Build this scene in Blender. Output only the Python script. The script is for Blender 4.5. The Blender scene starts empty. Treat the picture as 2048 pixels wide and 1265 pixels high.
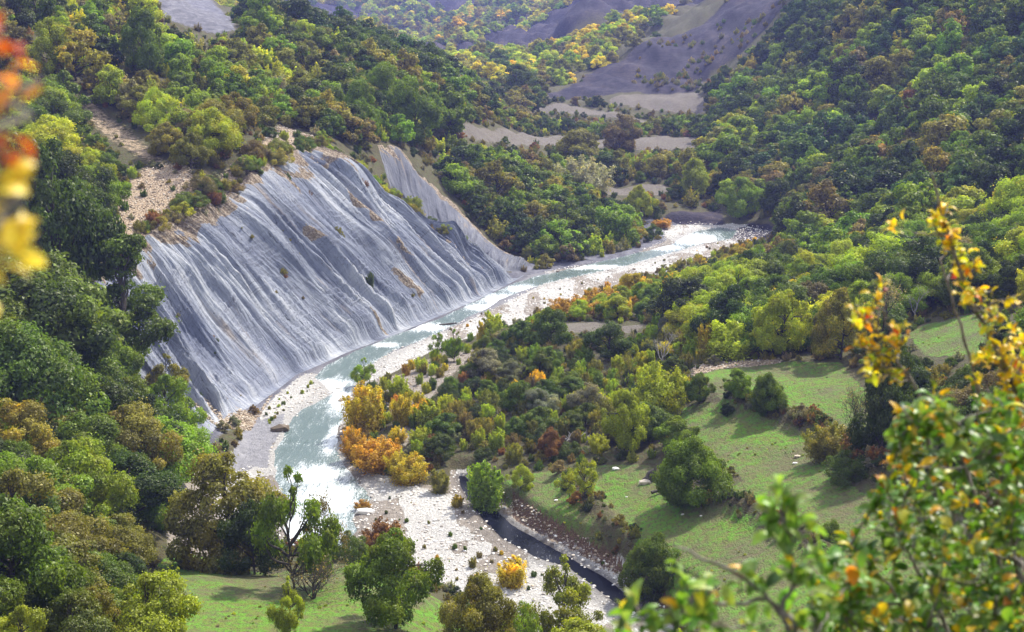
import bpy, math, random
import numpy as np
from mathutils import Vector, Matrix, Euler

sc = bpy.context.scene
COL = sc.collection
R = math.radians
# ---------------------------------------------------------------- camera, world, sun, exposure
F, PITCH, CAMH = 2970.0, R(12.0), 60.0
cam_d = bpy.data.cameras.new('camera')
cam_d.sensor_width = 36.0
cam_d.lens = 36.0 * F / 2048.0
cam_d.clip_start = 0.1
cam_d.clip_end = 20000
cam_d.dof.use_dof = True
cam_d.dof.focus_distance = 190.0
cam_d.dof.aperture_fstop = 5.0
cam = bpy.data.objects.new('camera', cam_d)
cam.location = (0, 0, CAMH)
cam.rotation_euler = (R(90) - PITCH, 0, 0)
COL.objects.link(cam)
sc.camera = cam

SUN_EL, SUN_AZ = R(50), R(42)      # azimuth measured from straight ahead (+y) towards +x
world = bpy.data.worlds.new("World")
sc.world = world
world.use_nodes = True
wt = world.node_tree
for n in list(wt.nodes): wt.nodes.remove(n)
def wn(t, **k):
    n = wt.nodes.new(t)
    for a, b in k.items(): setattr(n, a, b)
    return n
wo = wn('ShaderNodeOutputWorld'); wb = wn('ShaderNodeBackground')
sky = wn('ShaderNodeTexSky', sky_type='NISHITA')
sky.sun_disc = False
sky.sun_elevation = SUN_EL
sky.sun_rotation = SUN_AZ
sky.altitude = 500; sky.air_density = 1.0; sky.dust_density = 1.6; sky.ozone_density = 1.2
# broken cloud, the same all over the sky
tc = wn('ShaderNodeTexCoord'); mp = wn('ShaderNodeMapping'); mp.inputs['Scale'].default_value = (1, 1, 2.2)
nz = wn('ShaderNodeTexNoise'); nz.inputs['Scale'].default_value = 2.6; nz.inputs['Detail'].default_value = 6
rp = wn('ShaderNodeValToRGB'); rp.color_ramp.elements[0].position = .40; rp.color_ramp.elements[1].position = .62
mx = wn('ShaderNodeMix', data_type='RGBA'); mx.inputs[7].default_value = (11.0, 11.0, 11.2, 1)
wt.links.new(tc.outputs['Generated'], mp.inputs[0]); wt.links.new(mp.outputs[0], nz.inputs[0])
wt.links.new(nz.outputs[0], rp.inputs[0]); wt.links.new(rp.outputs[0], mx.inputs[0])
wt.links.new(sky.outputs[0], mx.inputs[6]); wt.links.new(mx.outputs[2], wb.inputs[0])
wb.inputs[1].default_value = 0.125
wt.links.new(wb.outputs[0], wo.inputs[0])

sun_d = bpy.data.lights.new('sun', 'SUN')
sun_d.energy = 4.8
sun_d.angle = R(2.5)
sun_d.color = (1.0, .94, .82)
sun = bpy.data.objects.new('sun', sun_d)
d = Vector((math.sin(SUN_AZ) * math.cos(SUN_EL), math.cos(SUN_AZ) * math.cos(SUN_EL), math.sin(SUN_EL)))
sun.rotation_euler = d.to_track_quat('Z', 'Y').to_euler()
sun.location = (0, 0, 300)
COL.objects.link(sun)
sc.view_settings.view_transform = 'Standard'
sc.view_settings.look = 'None'
sc.view_settings.exposure = 0.90
sc.view_settings.gamma = 1.0
sc.view_settings.use_curve_mapping = False
sc.cycles.max_bounces = 6
sc.cycles.diffuse_bounces = 3
sc.cycles.glossy_bounces = 2
sc.cycles.transmission_bounces = 3
sc.cycles.volume_bounces = 0
sc.cycles.caustics_reflective = False
sc.cycles.caustics_refractive = False
sc.cycles.use_denoising = True

# ---------------------------------------------------------------- noise
def _hash(ix, iy, seed):
    h = (ix.astype(np.int64) * 374761393 + iy.astype(np.int64) * 668265263 + seed * 974711) & 0xffffffff
    h = ((h ^ (h >> 13)) * 1274126177) & 0xffffffff
    h = ((h ^ (h >> 16)) * 2246822519) & 0xffffffff
    return ((h ^ (h >> 15)) & 0xffffff) / float(0xffffff)
def vnoise(x, y, seed=0):
    x = np.asarray(x, float); y = np.asarray(y, float)
    ix = np.floor(x); iy = np.floor(y); fx = x - ix; fy = y - iy
    fx = fx * fx * (3 - 2 * fx); fy = fy * fy * (3 - 2 * fy)
    a = _hash(ix, iy, seed); b = _hash(ix + 1, iy, seed); c = _hash(ix, iy + 1, seed); e = _hash(ix + 1, iy + 1, seed)
    return (a + (b - a) * fx) * (1 - fy) + (c + (e - c) * fx) * fy
def fbm(x, y, seed=0, oct=4, gain=.5):
    s = 0; a = 1; t = 0
    for o in range(oct):
        s = s + a * vnoise(x * 2 ** o + 17.3 * o, y * 2 ** o - 9.1 * o, seed + o); t += a; a *= gain
    return s / t
def sstep(a, b, x):
    t = np.clip((x - a) / (b - a), 0, 1); return t * t * (3 - 2 * t)

# ---------------------------------------------------------------- survey: camera rays and the height of the ground
def slope_of(v):
    b = (632.5 - np.asarray(v, float)) / F
    dy = math.cos(PITCH) + b * math.sin(PITCH); dz = -math.sin(PITCH) + b * math.cos(PITCH)
    return dy, dz
def PY(u, v, Y):
    dy, dz = slope_of(v); return (float((u - 1024) / F / dy * Y), float(Y), float(CAMH + Y * dz / dy))
def PZ(u, v, z):
    dy, dz = slope_of(v); Y = (z - CAMH) * dy / dz
    return (float((u - 1024) / F / dy * Y), float(Y), float(z))
def project(x, y, z):
    dzz = z - CAMH
    fwd = y * math.cos(PITCH) - dzz * math.sin(PITCH)
    up = y * math.sin(PITCH) + dzz * math.cos(PITCH)
    return 1024 + F * x / fwd, 632.5 - F * up / fwd

CP = []
# river flat and foot of the grey cliff
for u, v in [(515,805),(600,745),(700,700),(800,660),(900,620),(980,585),(1045,552),(1150,532),(1250,512),(1330,482),(1400,455),(1480,452)]:
    CP.append(PZ(u, v, .6))
for u, v in [(560,880),(640,850),(680,1000),(800,1020),(900,1060),(1000,1130),(1150,1180),(700,760),(800,720),(950,650),(1100,600),(1250,550),(1400,500),(1500,470),(1250,1300),(1050,1230),(600,1050),(500,1000)]:
    CP.append(PZ(u, v, 0.2))
for u, v, z in [(450,880,2),(400,920,4),(370,860,6),(370,980,6),(410,1060,3),(360,1100,6)]:
    CP.append(PZ(u, v, z))
# cliff ridge lines
CREST = [(150,600,212),(235,530,224),(320,462,238),(400,415,247),(500,350,262),(570,312,277),(640,288,300),(720,340,303),(800,400,308),(900,465,310),(985,540,315)]
BASE = [(405,880,None),(455,838,None),(590,750,None),(690,704,None),(805,660,None),(890,625,None),(962,593,None),(985,582,None),(1003,573,None),(1025,562,None),(1047,551,None)]
crest_w = [PY(*c) for c in CREST]
base_w = []
for (u, v, _), zz in zip(BASE, [3.5, 1.6, .4, .4, .4, .4, .4, .4, .4, .4, .4]):
    base_w.append(PZ(u, v, zz))
CP += crest_w + base_w
for a, b in zip(crest_w, base_w):
    for t in (.33, .66):
        p = [a[i] * (1 - t) + b[i] * t for i in range(3)]; p[2] -= 1.2 * math.sin(t * math.pi) * min(1, a[2] / 15)
        CP.append(tuple(p))
# second grey patch and hollow
S2C = [(755,292,345),(800,300,352),(900,400,350),(960,462,348),(1020,508,345),(1060,532,338)]
S2B = [(790,400,322),(850,450,320),(905,492,319),(955,530,318),(1000,556,318),(1050,548,330)]
for u, v, Y in S2C + S2B[:-2]: CP.append(PY(u, v, Y))
for u, v, Y in [(700,290,330),(860,330,385),(920,350,400),(1000,400,385),(1100,460,370),(1200,480,372),(1300,470,385),(1000,330,430),(1100,330,460),(1120,400,410),
        (640,200,370),(560,230,335),(450,150,350),(450,250,300),(300,100,350),(300,200,305),(850,200,420),(760,210,380),(780,130,480),(880,150,540),(600,70,470),(450,45,450),(300,-30,420),
        (180,230,290),(300,330,262),(180,400,245),(0,0,330),(100,120,305),(0,200,285),(-200,0,300),(-200,300,250),(0,300,265),
        (250,480,229),(150,540,214),(60,600,200),(0,500,225),(250,620,213),(300,740,202),(150,760,180),(0,700,190),(-200,700,180),(-200,500,210),(330,870,182),(200,850,165),(0,900,150),(-250,1000,130),
        (310,1000,152),(330,1080,137),(320,1140,128),(100,1000,135),(150,1150,113),(0,1265,95),(250,1265,100),(-300,1265,90),
        (400,1250,105),(400,1150,122),(600,1200,115),(700,1135,125),(850,1265,108),(860,1195,117),(980,1265,112)]:
    CP.append(PY(u, v, Y))
# right bank terraces
for u, v, z in [(940,915,1.9),(1000,960,2.2),(1000,900,2.8),(1015,1003,2.0),(1120,1056,2.3),(1240,1112,2.8),(1150,850,3.5),(1000,760,3.4),(900,760,2.0),(880,850,1.6),(760,830,.8),(740,900,.9),(800,930,1.2),(1150,690,4.5),(1120,655,5.2),(1290,655,5.4),(1230,600,2.0),(1300,760,5),(1400,600,4),(1340,560,1.5),(1500,530,4),(1450,510,2),
        (1600,500,5),(1600,540,5),(1200,1000,3.7),(1300,900,6),(1060,985,2.6),(1180,1040,3.2),(1300,1120,3.9),(1310,1170,3.8),(1420,1200,6.8),(1500,1240,8),(1330,1040,4.9),(1500,1000,7.6),(1480,860,8.6),(1380,860,7.5),(1450,780,9.8),(1650,770,11),(1400,730,8.6),(1600,715,10),
        (1700,860,10.5),(1750,950,11.5),(1750,720,12),(1850,685,14),(1950,650,17),(1750,620,12),(1900,1080,14),(1800,1250,13),(2048,900,18),(2048,700,20),(2250,800,26),(2250,600,26),(2200,1200,20)]:
    CP.append(PZ(u, v, z))
for u, v, Y in [(1700,520,318),(1640,500,335),(1760,480,320),(1800,400,345),(1900,550,255),(2048,500,255),(2048,300,345),(2048,150,410),(2048,0,470),(2250,300,320),(2250,0,430),(1800,300,402),(1800,150,470),(1800,0,535),
        (1560,460,372),(1500,380,430),(1650,330,440),(1500,250,530),(1600,150,560),(1600,0,650),(1400,240,600),(1310,205,640),(1200,215,625),(1080,220,640),(1000,262,555),(1270,285,520),(1270,380,438),(1350,430,402),
        (1180,320,490),(1150,170,740),(1000,170,760),(1150,110,850),(1300,110,760),(1400,60,810),(1400,170,680),(1530,0,860),(1250,30,1000),(940,130,980),(1050,60,1200),(1150,0,1500),(900,70,1500),(980,90,1240),
        (850,0,1900),(650,20,1700),(400,20,720),(350,0,700),(480,70,760),(700,70,1500),(800,120,1400),(300,-60,900),(0,-80,800),(-300,-60,600),(600,-100,2300),(1000,-160,2600),(200,-200,2500),(1500,-250,2600),(1800,-150,900),(2200,-250,800),(2300,-500,2500),(-300,-400,2500)]:
    CP.append(PY(u, v, Y))
for x, y, z in [(0,1,58.3),(4,4,57.6),(-4,4,57.6),(0,12,53.5),(0,30,42.5),(0,60,29.5),(-15,60,30),(20,60,29),(0,88,17.5),(40,90,20),(-60,70,32),(60,60,34),(-20,25,46),(20,25,46),(25,105,13)]:
    CP.append((x, y, z))
CP = np.array(CP)
def feat(x, y):
    return np.stack([np.arctan2(x, y), 0.55 * np.log(np.hypot(x, y) + .01)], -1)
_cf = feat(CP[:, 0], CP[:, 1])
_C = .006
def _phi(d2): return np.sqrt(d2 + _C * _C)
_A = _phi(((_cf[:, None] - _cf[None]) ** 2).sum(-1)) - np.eye(len(CP)) * 2e-4
_W = np.linalg.solve(np.block([[_A, np.ones((len(CP), 1))], [np.ones((1, len(CP))), np.zeros((1, 1))]]), np.append(CP[:, 2], 0))
def h_base(x, y):
    x = np.asarray(x, float).ravel(); y = np.asarray(y, float).ravel(); out = np.empty(len(x))
    for i in range(0, len(x), 40000):
        f = feat(x[i:i+40000], y[i:i+40000])
        out[i:i+40000] = _phi(((f[:, None] - _cf[None]) ** 2).sum(-1)) @ _W[:-1] + _W[-1]
    return out
def plane_poly(pts, z=0.0): return np.array([PZ(u, v, z)[:2] for u, v in pts])
def poly_sd(poly, x, y):
    """signed distance to a polygon in metres, negative inside"""
    x = np.asarray(x, float); y = np.asarray(y, float)
    d2 = np.full(x.shape, 1e18); ins = np.zeros(x.shape, bool)
    n = len(poly)
    for i in range(n):
        ax, ay = poly[i]; bx, by = poly[(i + 1) % n]
        ex, ey = bx - ax, by - ay; L = ex * ex + ey * ey + 1e-12
        t = np.clip(((x - ax) * ex + (y - ay) * ey) / L, 0, 1)
        d2 = np.minimum(d2, (x - ax - t * ex) ** 2 + (y - ay - t * ey) ** 2)
        c = (ay > y) != (by > y)
        ins ^= c & (x < (bx - ax) * (y - ay) / (by - ay + 1e-12) + ax)
    d = np.sqrt(d2); return np.where(ins, -d, d)
def line_d(line, x, y):
    x = np.asarray(x, float); y = np.asarray(y, float); d2 = np.full(x.shape, 1e18)
    for i in range(len(line) - 1):
        ax, ay = line[i][:2]; bx, by = line[i + 1][:2]
        ex, ey = bx - ax, by - ay; L = ex * ex + ey * ey + 1e-12
        t = np.clip(((x - ax) * ex + (y - ay) * ey) / L, 0, 1)
        d2 = np.minimum(d2, (x - ax - t * ex) ** 2 + (y - ay - t * ey) ** 2)
    return np.sqrt(d2)

FLOOD = plane_poly([(480,925),(505,880),(520,830),(512,806),(600,748),(700,702),(800,662),(900,622),(985,582),(1045,553),(1150,534),(1250,514),(1328,484),(1325,455),(1400,449),(1500,455),(1560,468),
    (1520,485),(1450,510),(1360,540),(1250,580),(1150,612),(1080,640),(1000,660),(930,680),(860,705),(790,745),(745,770),(715,800),(690,850),(685,900),(700,935),(760,960),(840,975),(900,985),(905,950),(938,950),(985,1000),(1050,1050),(1120,1085),(1200,1130),(1270,1175),(1400,1300),
    (1300,1420),(1080,1330),(960,1235),(860,1165),(700,1105),(420,1100),(430,1030),(445,960)])
WATER = plane_poly([(1480,462),(1440,455),(1390,463),(1340,490),(1290,503),(1180,528),(1080,552),(1030,566),(985,588),(930,613),(850,648),(760,682),(700,706),(650,735),(625,755),(640,765),(665,785),(640,800),(600,820),(575,850),(555,890),(545,930),(560,980),(570,1040),(580,1130),(700,1130),
    (715,1060),(712,1010),(745,1000),(720,965),(695,940),(682,900),(678,860),(690,820),(705,790),(715,760),(730,735),(790,700),(850,678),(900,655),(950,630),(1000,600),(1035,585),(1100,565),(1180,548),(1270,527),(1330,510),(1400,490),(1460,478)])
CHAN = plane_poly([(905,950),(935,945),(985,1003),(1045,1055),(1110,1092),(1170,1125),(1230,1160),(1300,1220),(1255,1240),(1175,1172),(1128,1138),(1066,1118),(993,1080),(942,1028),(915,985)])
MUD = plane_poly([(500,850),(570,830),(560,870),(540,900),(535,940),(470,930),(480,890)])

def relief(x, y, h, sdF):
    """local lie of the land on top of the smooth survey"""
    r = np.hypot(x, y)
    out = sstep(1.0, 8.0, sdF)
    amp = np.clip(r / 320, .1, 4)
    d = (fbm(x / 14, y / 14, 3, 4) - .5) * 2.6 * amp
    far = sstep(600, 1000, r)
    gul = np.abs(fbm(x / 55, y / 95, 8, 3) - .5) * 2
    d = d + far * (gul * 30 - 8) + sstep(560, 700, r) * (1 - np.abs(2 * fbm(x / 24 + y / 60, y / 90 - x / 70, 15, 3) - 1)) * 5.0
    return h + out * d
_cq = np.array([(c[0], c[1]) for c in crest_w] + [(b[0], b[1]) for b in base_w[::-1]])
def h_full(x, y):
    x = np.asarray(x, float).ravel(); y = np.asarray(y, float).ravel()
    hb = h_base(x, y)
    sdF = poly_sd(FLOOD, x, y)
    sdC = poly_sd(_cq, x, y)
    hr = relief(x, y, hb, sdF)
    hr = np.where(sdC < 0, hb + (hr - hb) * np.exp(sdC / 1.5), hr)
    n = fbm(x / 5, y / 5, 21, 3) - .5
    sdW = poly_sd(WATER, x, y) + n * 1.6
    sdD = poly_sd(CHAN, x, y) + n * .5
    bar = (fbm(x / 9, y / 9, 33, 4) - .45) * .5
    hf = -.5 + .62 * sstep(-1.6, .5, np.minimum(sdW, sdD + .3)) + sstep(0, 4, sdW) * (.18 + bar * .7)
    riv = sdF + (fbm(x / 3, y / 3, 44, 3) - .5) * 1.6
    w = sstep(-.4, 1.7, riv)
    return hf * (1 - w) + np.maximum(hr, .12) * w

def cast(pts, fn=None, y0=70., y1=2600., n=900):
    """pixels of the survey photograph -> points on the ground"""
    fn = fn or h_full
    pts = np.asarray(pts, float)
    ys = np.exp(np.linspace(math.log(y0), math.log(y1), n))
    u = pts[:, 0]; v = pts[:, 1]
    dy, dz = slope_of(v); ax = (u - 1024) / F / dy; k = dz / dy
    X = ax[:, None] * ys; Z = CAMH + k[:, None] * ys
    H = fn(X.ravel(), np.broadcast_to(ys, X.shape).ravel()).reshape(X.shape)
    below = Z < H
    i = np.where(below.any(1), below.argmax(1), n - 1); i = np.maximum(i, 1); j = np.arange(len(pts))
    a = (Z - H)[j, i - 1]; b = (Z - H)[j, i]
    t = np.clip(a / (a - b + 1e-9), 0, 1)
    yy = ys[i - 1] + (ys[i] - ys[i - 1]) * t
    return np.stack([ax * yy, yy, CAMH + k * yy], -1)
# ---------------------------------------------------------------- materials
def newmat(name):
    m = bpy.data.materials.new(name); m.use_nodes = True
    nt = m.node_tree
    for n in list(nt.nodes): nt.nodes.remove(n)
    return m, nt
class NB:
    """small node-tree builder"""
    def __init__(s, nt): s.nt = nt
    def n(s, t, ins=None, **k):
        nd = s.nt.nodes.new(t)
        for a, b in k.items(): setattr(nd, a, b)
        for a, b in (ins or {}).items(): s.put(nd.inputs[a], b)
        return nd
    def put(s, sock, b):
        if isinstance(b, bpy.types.NodeSocket): s.nt.links.new(b, sock)
        elif isinstance(b, bpy.types.Node): s.nt.links.new(b.outputs[0], sock)
        else: sock.default_value = b
    def noise(s, vec, scale, detail=4, rough=.55, dist=0):
        return s.n('ShaderNodeTexNoise', {'Vector': vec, 'Scale': scale, 'Detail': detail, 'Roughness': rough, 'Distortion': dist}).outputs[0]
    def ramp(s, fac, stops):
        r = s.n('ShaderNodeValToRGB', {0: fac}); cr = r.color_ramp
        while len(cr.elements) < len(stops): cr.elements.new(.5)
        for e, (p, c) in zip(cr.elements, stops):
            e.position = p; e.color = (*c, 1) if len(c) == 3 else c
        return r.outputs[0]
    def mix(s, f, a, b, mode='MIX'):
        nd = s.n('ShaderNodeMix', data_type='RGBA', blend_type=mode)
        s.put(nd.inputs[0], f)
        for i, c in ((6, a), (7, b)):
            s.put(nd.inputs[i], (*c, 1) if isinstance(c, tuple) and len(c) == 3 else c)
        return nd.outputs[2]
    def math(s, op, a, b=0.0, clamp=False):
        return s.n('ShaderNodeMath', {0: a, 1: b}, operation=op, use_clamp=clamp).outputs[0]
    def attr(s, name, typ='GEOMETRY'):
        return s.n('ShaderNodeAttribute', attribute_name=name, attribute_type=typ)
    def out(s, bsdf, disp=None):
        o = s.n('ShaderNodeOutputMaterial'); s.put(o.inputs[0], bsdf)
    def bump(s, h, strength, dist, normal=None):
        b = s.n('ShaderNodeBump', {'Height': h, 'Strength': strength, 'Distance': dist})
        if normal is not None: s.put(b.inputs['Normal'], normal)
        return b.outputs[0]

def mat_ground():
    m, nt = newmat('ground_cover'); b = NB(nt)
    P = b.n('ShaderNodeNewGeometry').outputs['Position']
    n1 = b.noise(P, .12, 5); n2 = b.noise(P, 1.1, 5, .65); n3 = b.noise(P, 5.0, 3, .6)
    # undergrowth
    soil = b.ramp(n2, [(.3, (.045, .04, .022)), (.5, (.085, .072, .035)), (.62, (.07, .085, .028)), (.8, (.15, .12, .07))])
    # meadow grass
    g1 = b.ramp(n2, [(.30, (.12, .11, .05)), (.43, (.13, .16, .03)), (.58, (.10, .235, .018)), (.75, (.15, .31, .025))])
    g2 = b.ramp(n2, [(.30, (.13, .10, .06)), (.5, (.12, .125, .05)), (.7, (.09, .16, .03))])
    grass = b.mix(b.ramp(n1, [(.42, (0, 0, 0)), (.6, (1, 1, 1))]), g1, g2)
    gm = b.n('ShaderNodeMapping', {0: P, 'Scale': (1.0, .35, 1)})
    tuft = b.noise(gm, 3.2, 4, .7)
    grass = b.mix(b.ramp(tuft, [(.36, (.85,) * 3), (.48, (0,) * 3)]), grass, (.085, .075, .035))
    field = b.ramp(n2, [(.3, (.10, .085, .072)), (.55, (.15, .13, .11)), (.75, (.13, .145, .085))])
    gravel = b.ramp(n3, [(.3, (.28, .26, .24)), (.5, (.48, .465, .44)), (.7, (.68, .67, .65))])
    gravel = b.mix(b.ramp(n2, [(.45, (0,) * 3), (.7, (.55,) * 3)]), gravel, (.36, .345, .33))
    sand = b.ramp(n2, [(.3, (.20, .17, .14)), (.7, (.33, .29, .25))])
    mud = b.ramp(n2, [(.3, (.17, .17, .19)), (.7, (.30, .295, .315))])
    sl_m = b.n('ShaderNodeMapping', {0: P, 'Rotation': (0, 0, .5), 'Scale': (.25, .25, 1.6)})
    sn = b.noise(sl_m, 1.0, 6, .7)
    sm2 = b.n('ShaderNodeMapping', {0: P, 'Rotation': (0, 0, -.6), 'Scale': (.09, .02, .05)})
    slate = b.ramp(b.math('ADD', b.math('MULTIPLY', sn, .45), b.math('MULTIPLY', b.noise(sm2, 1.0, 6, .7), .55)), [(.38, (.006, .005, .012)), (.47, (.018, .015, .030)), (.54, (.036, .029, .044)), (.64, (.075, .058, .056))])
    slate_l = b.ramp(sn, [(.3, (.07, .07, .09)), (.55, (.15, .15, .18)), (.75, (.26, .25, .27))])
    rubble = b.ramp(n3, [(.3, (.12, .085, .055)), (.5, (.33, .24, .16)), (.68, (.60, .50, .38))])
    red = b.ramp(n3, [(.3, (.06, .035, .022)), (.7, (.19, .115, .075))])
    col = soil
    for nm, c in (('grass', grass), ('field', field), ('sand', sand), ('gravel', gravel), ('mud', mud), ('slate', slate), ('paleslate', slate_l), ('rubble', rubble), ('red', red)):
        f = b.attr(nm).outputs['Fac']
        f = b.math('MULTIPLY_ADD', b.math('SUBTRACT', n3, .5), .7) if False else f
        e = b.math('ADD', f, b.math('MULTIPLY', b.math('SUBTRACT', n2, .5), .9))
        f2 = b.ramp(e, [(.42, (0,) * 3), (.58, (1,) * 3)])
        col = b.mix(f2, col, c)
    wet = b.attr('wet').outputs['Fac']
    col = b.mix(wet, col, b.mix(1.0, col, (.30, .29, .30), 'MULTIPLY'))
    h = b.math('ADD', b.math('MULTIPLY', n2, .5), b.math('MULTIPLY', n3, .35))
    h = b.math('ADD', h, b.math('MULTIPLY', tuft, .3))
    nrm = b.bump(h, 1.0, .8)
    pr = b.n('ShaderNodeBsdfPrincipled', {'Base Color': col, 'Roughness': b.math('SUBTRACT', .93, b.math('MULTIPLY', wet, .62)), 'Normal': nrm, 'Specular IOR Level': .25})
    b.out(pr); return m

def mat_cliff(dark=False):
    m, nt = newmat('grey_marl_dark' if dark else 'grey_marl'); b = NB(nt)
    st = b.n('ShaderNodeCombineXYZ', {0: b.attr('s_m').outputs['Fac'], 1: b.attr('t_m').outputs['Fac']})
    warp = b.noise(st, .05, 3)
    m1 = b.n('ShaderNodeMapping', {0: st, 'Scale': (.55, .05, 1)}); m2 = b.n('ShaderNodeMapping', {0: st, 'Scale': (2.2, .13, 1)})
    m3 = b.n('ShaderNodeMapping', {0: st, 'Rotation': (0, 0, .12), 'Scale': (.12, 1.9, 1)})
    a1 = b.noise(m1, 1, 5, .6, .3); a2 = b.noise(m2, 1, 5, .7, .2); a3 = b.noise(m3, 1, 4, .65)
    P = b.n('ShaderNodeNewGeometry').outputs['Position']
    grit = b.noise(P, 2.2, 5, .7)
    big = b.noise(st, .045, 3)
    k = b.math('ADD', b.math('MULTIPLY', a1, .42), b.math('MULTIPLY', a2, .44))
    m5 = b.n('ShaderNodeMapping', {0: st, 'Scale': (.17, .035, 1)})
    a5 = b.noise(m5, 1, 4, .6, .5)
    k = b.math('ADD', b.math('MULTIPLY', k, .62), b.math('ADD', b.math('MULTIPLY', a3, .10), b.math('MULTIPLY', a5, .36)))
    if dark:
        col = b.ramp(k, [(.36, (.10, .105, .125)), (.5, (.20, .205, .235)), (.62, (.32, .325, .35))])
    else:
        col = b.ramp(k, [(.40, (.20, .215, .26)), (.46, (.31, .33, .38)), (.51, (.42, .44, .485)), (.56, (.56, .57, .59)), (.64, (.72, .71, .69))])
        col = b.mix(b.ramp(big, [(.42, (.0,) * 3), (.60, (.75,) * 3)]), col, b.mix(1, col, (.42, .45, .55), 'MULTIPLY'))
    m6 = b.n('ShaderNodeMapping', {0: st, 'Scale': (3.1, .30, 1)})
    crk = b.ramp(b.noise(m6, 1, 4, .7, .4), [(.32, (.85,) * 3), (.40, (0,) * 3)])
    col = b.mix(crk, col, (.07, .072, .085))
    stn = b.ramp(b.noise(b.n('ShaderNodeMapping', {0: st, 'Scale': (.5, .045, 1), 'Location': (31, 7, 0)}), 1, 4, .6), [(.62, (0,) * 3), (.70, (.55,) * 3)])
    col = b.mix(stn, col, (.42, .33, .24))
    # brown rubble tongues
    rb = b.attr('rubble').outputs['Fac']
    e = b.math('ADD', rb, b.math('MULTIPLY', b.math('SUBTRACT', grit, .5), 1.2))
    col = b.mix(b.ramp(e, [(.45, (0,) * 3), (.55, (1,) * 3)]), col, b.ramp(grit, [(.35, (.10, .075, .05)), (.5, (.30, .23, .16)), (.65, (.55, .47, .37))]))
    chips = b.n('ShaderNodeTexVoronoi', {'Vector': P, 'Scale': .8}).outputs[0]
    bd = b.n('ShaderNodeMapping', {0: st, 'Rotation': (0, 0, .16), 'Scale': (.10, 3.4, 1)})
    bl = b.math('MULTIPLY', b.ramp(b.noise(bd, 1, 5, .7), [(.55, (0,) * 3), (.62, (1,) * 3)]), b.ramp(b.noise(st, .16, 3), [(.48, (0,) * 3), (.58, (.55,) * 3)]))
    col = b.mix(bl, col, (.13, .13, .15))
    col = b.mix(b.ramp(chips, [(.05, (.75,) * 3), (.12, (0,) * 3)]), col, (.10, .09, .075))
    col = b.mix(1, col, (.86, .87, .89), 'MULTIPLY')
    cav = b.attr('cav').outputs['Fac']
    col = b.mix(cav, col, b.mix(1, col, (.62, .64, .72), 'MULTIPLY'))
    h = b.math('ADD', b.math('MULTIPLY', a2, .8), b.math('ADD', b.math('MULTIPLY', a3, .18), b.math('MULTIPLY', grit, .35)))
    nrm = b.bump(h, 1.0, .9)
    b.out(b.n('ShaderNodeBsdfPrincipled', {'Base Color': col, 'Roughness': .97, 'Normal': nrm, 'Specular IOR Level': .12})); return m

def mat_water():
    m, nt = newmat('river_water'); b = NB(nt)
    P = b.n('ShaderNodeNewGeometry').outputs['Position']
    foam_glare = b.attr('foam_glare').outputs['Fac']; dk = b.attr('stagnant').outputs['Fac']
    mp = b.n('ShaderNodeMapping', {0: P, 'Rotation': (0, 0, -.45), 'Scale': (1.9, .38, 1)})
    f1 = b.noise(mp, .45, 6, .65, .8); f2 = b.noise(mp, 3.4, 6, .75, .9)
    deep = b.mix(b.noise(P, .12, 3), (.055, .095, .088), (.13, .17, .158))
    col = b.mix(dk, deep, (.006, .007, .012))  # stagnant channel: still dark water, its shadow also put into the colour
    e = b.math('ADD', foam_glare, b.math('MULTIPLY', b.math('SUBTRACT', b.math('ADD', b.math('MULTIPLY', f1, .4), b.math('MULTIPLY', f2, .6)), .5), 3.4))
    ff = b.ramp(e, [(.28, (0,) * 3), (1.15 if False else 1.0, (.9,) * 3)])
    col = b.mix(ff, col, (.82, .86, .90))  # rapids foam and glare on the water, both painted white
    nrm = b.bump(b.math('ADD', f1, b.math('MULTIPLY', f2, .6)), b.math('SUBTRACT', .55, b.math('MULTIPLY', dk, .42)), .22)
    pr = b.n('ShaderNodeBsdfPrincipled', {'Base Color': col, 'Roughness': b.math('ADD', .14, b.math('MULTIPLY', ff, .5)), 'IOR': 1.33, 'Specular IOR Level': b.math('SUBTRACT', .95, b.math('MULTIPLY', dk, .90)), 'Normal': nrm})
    b.out(pr); return m

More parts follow.
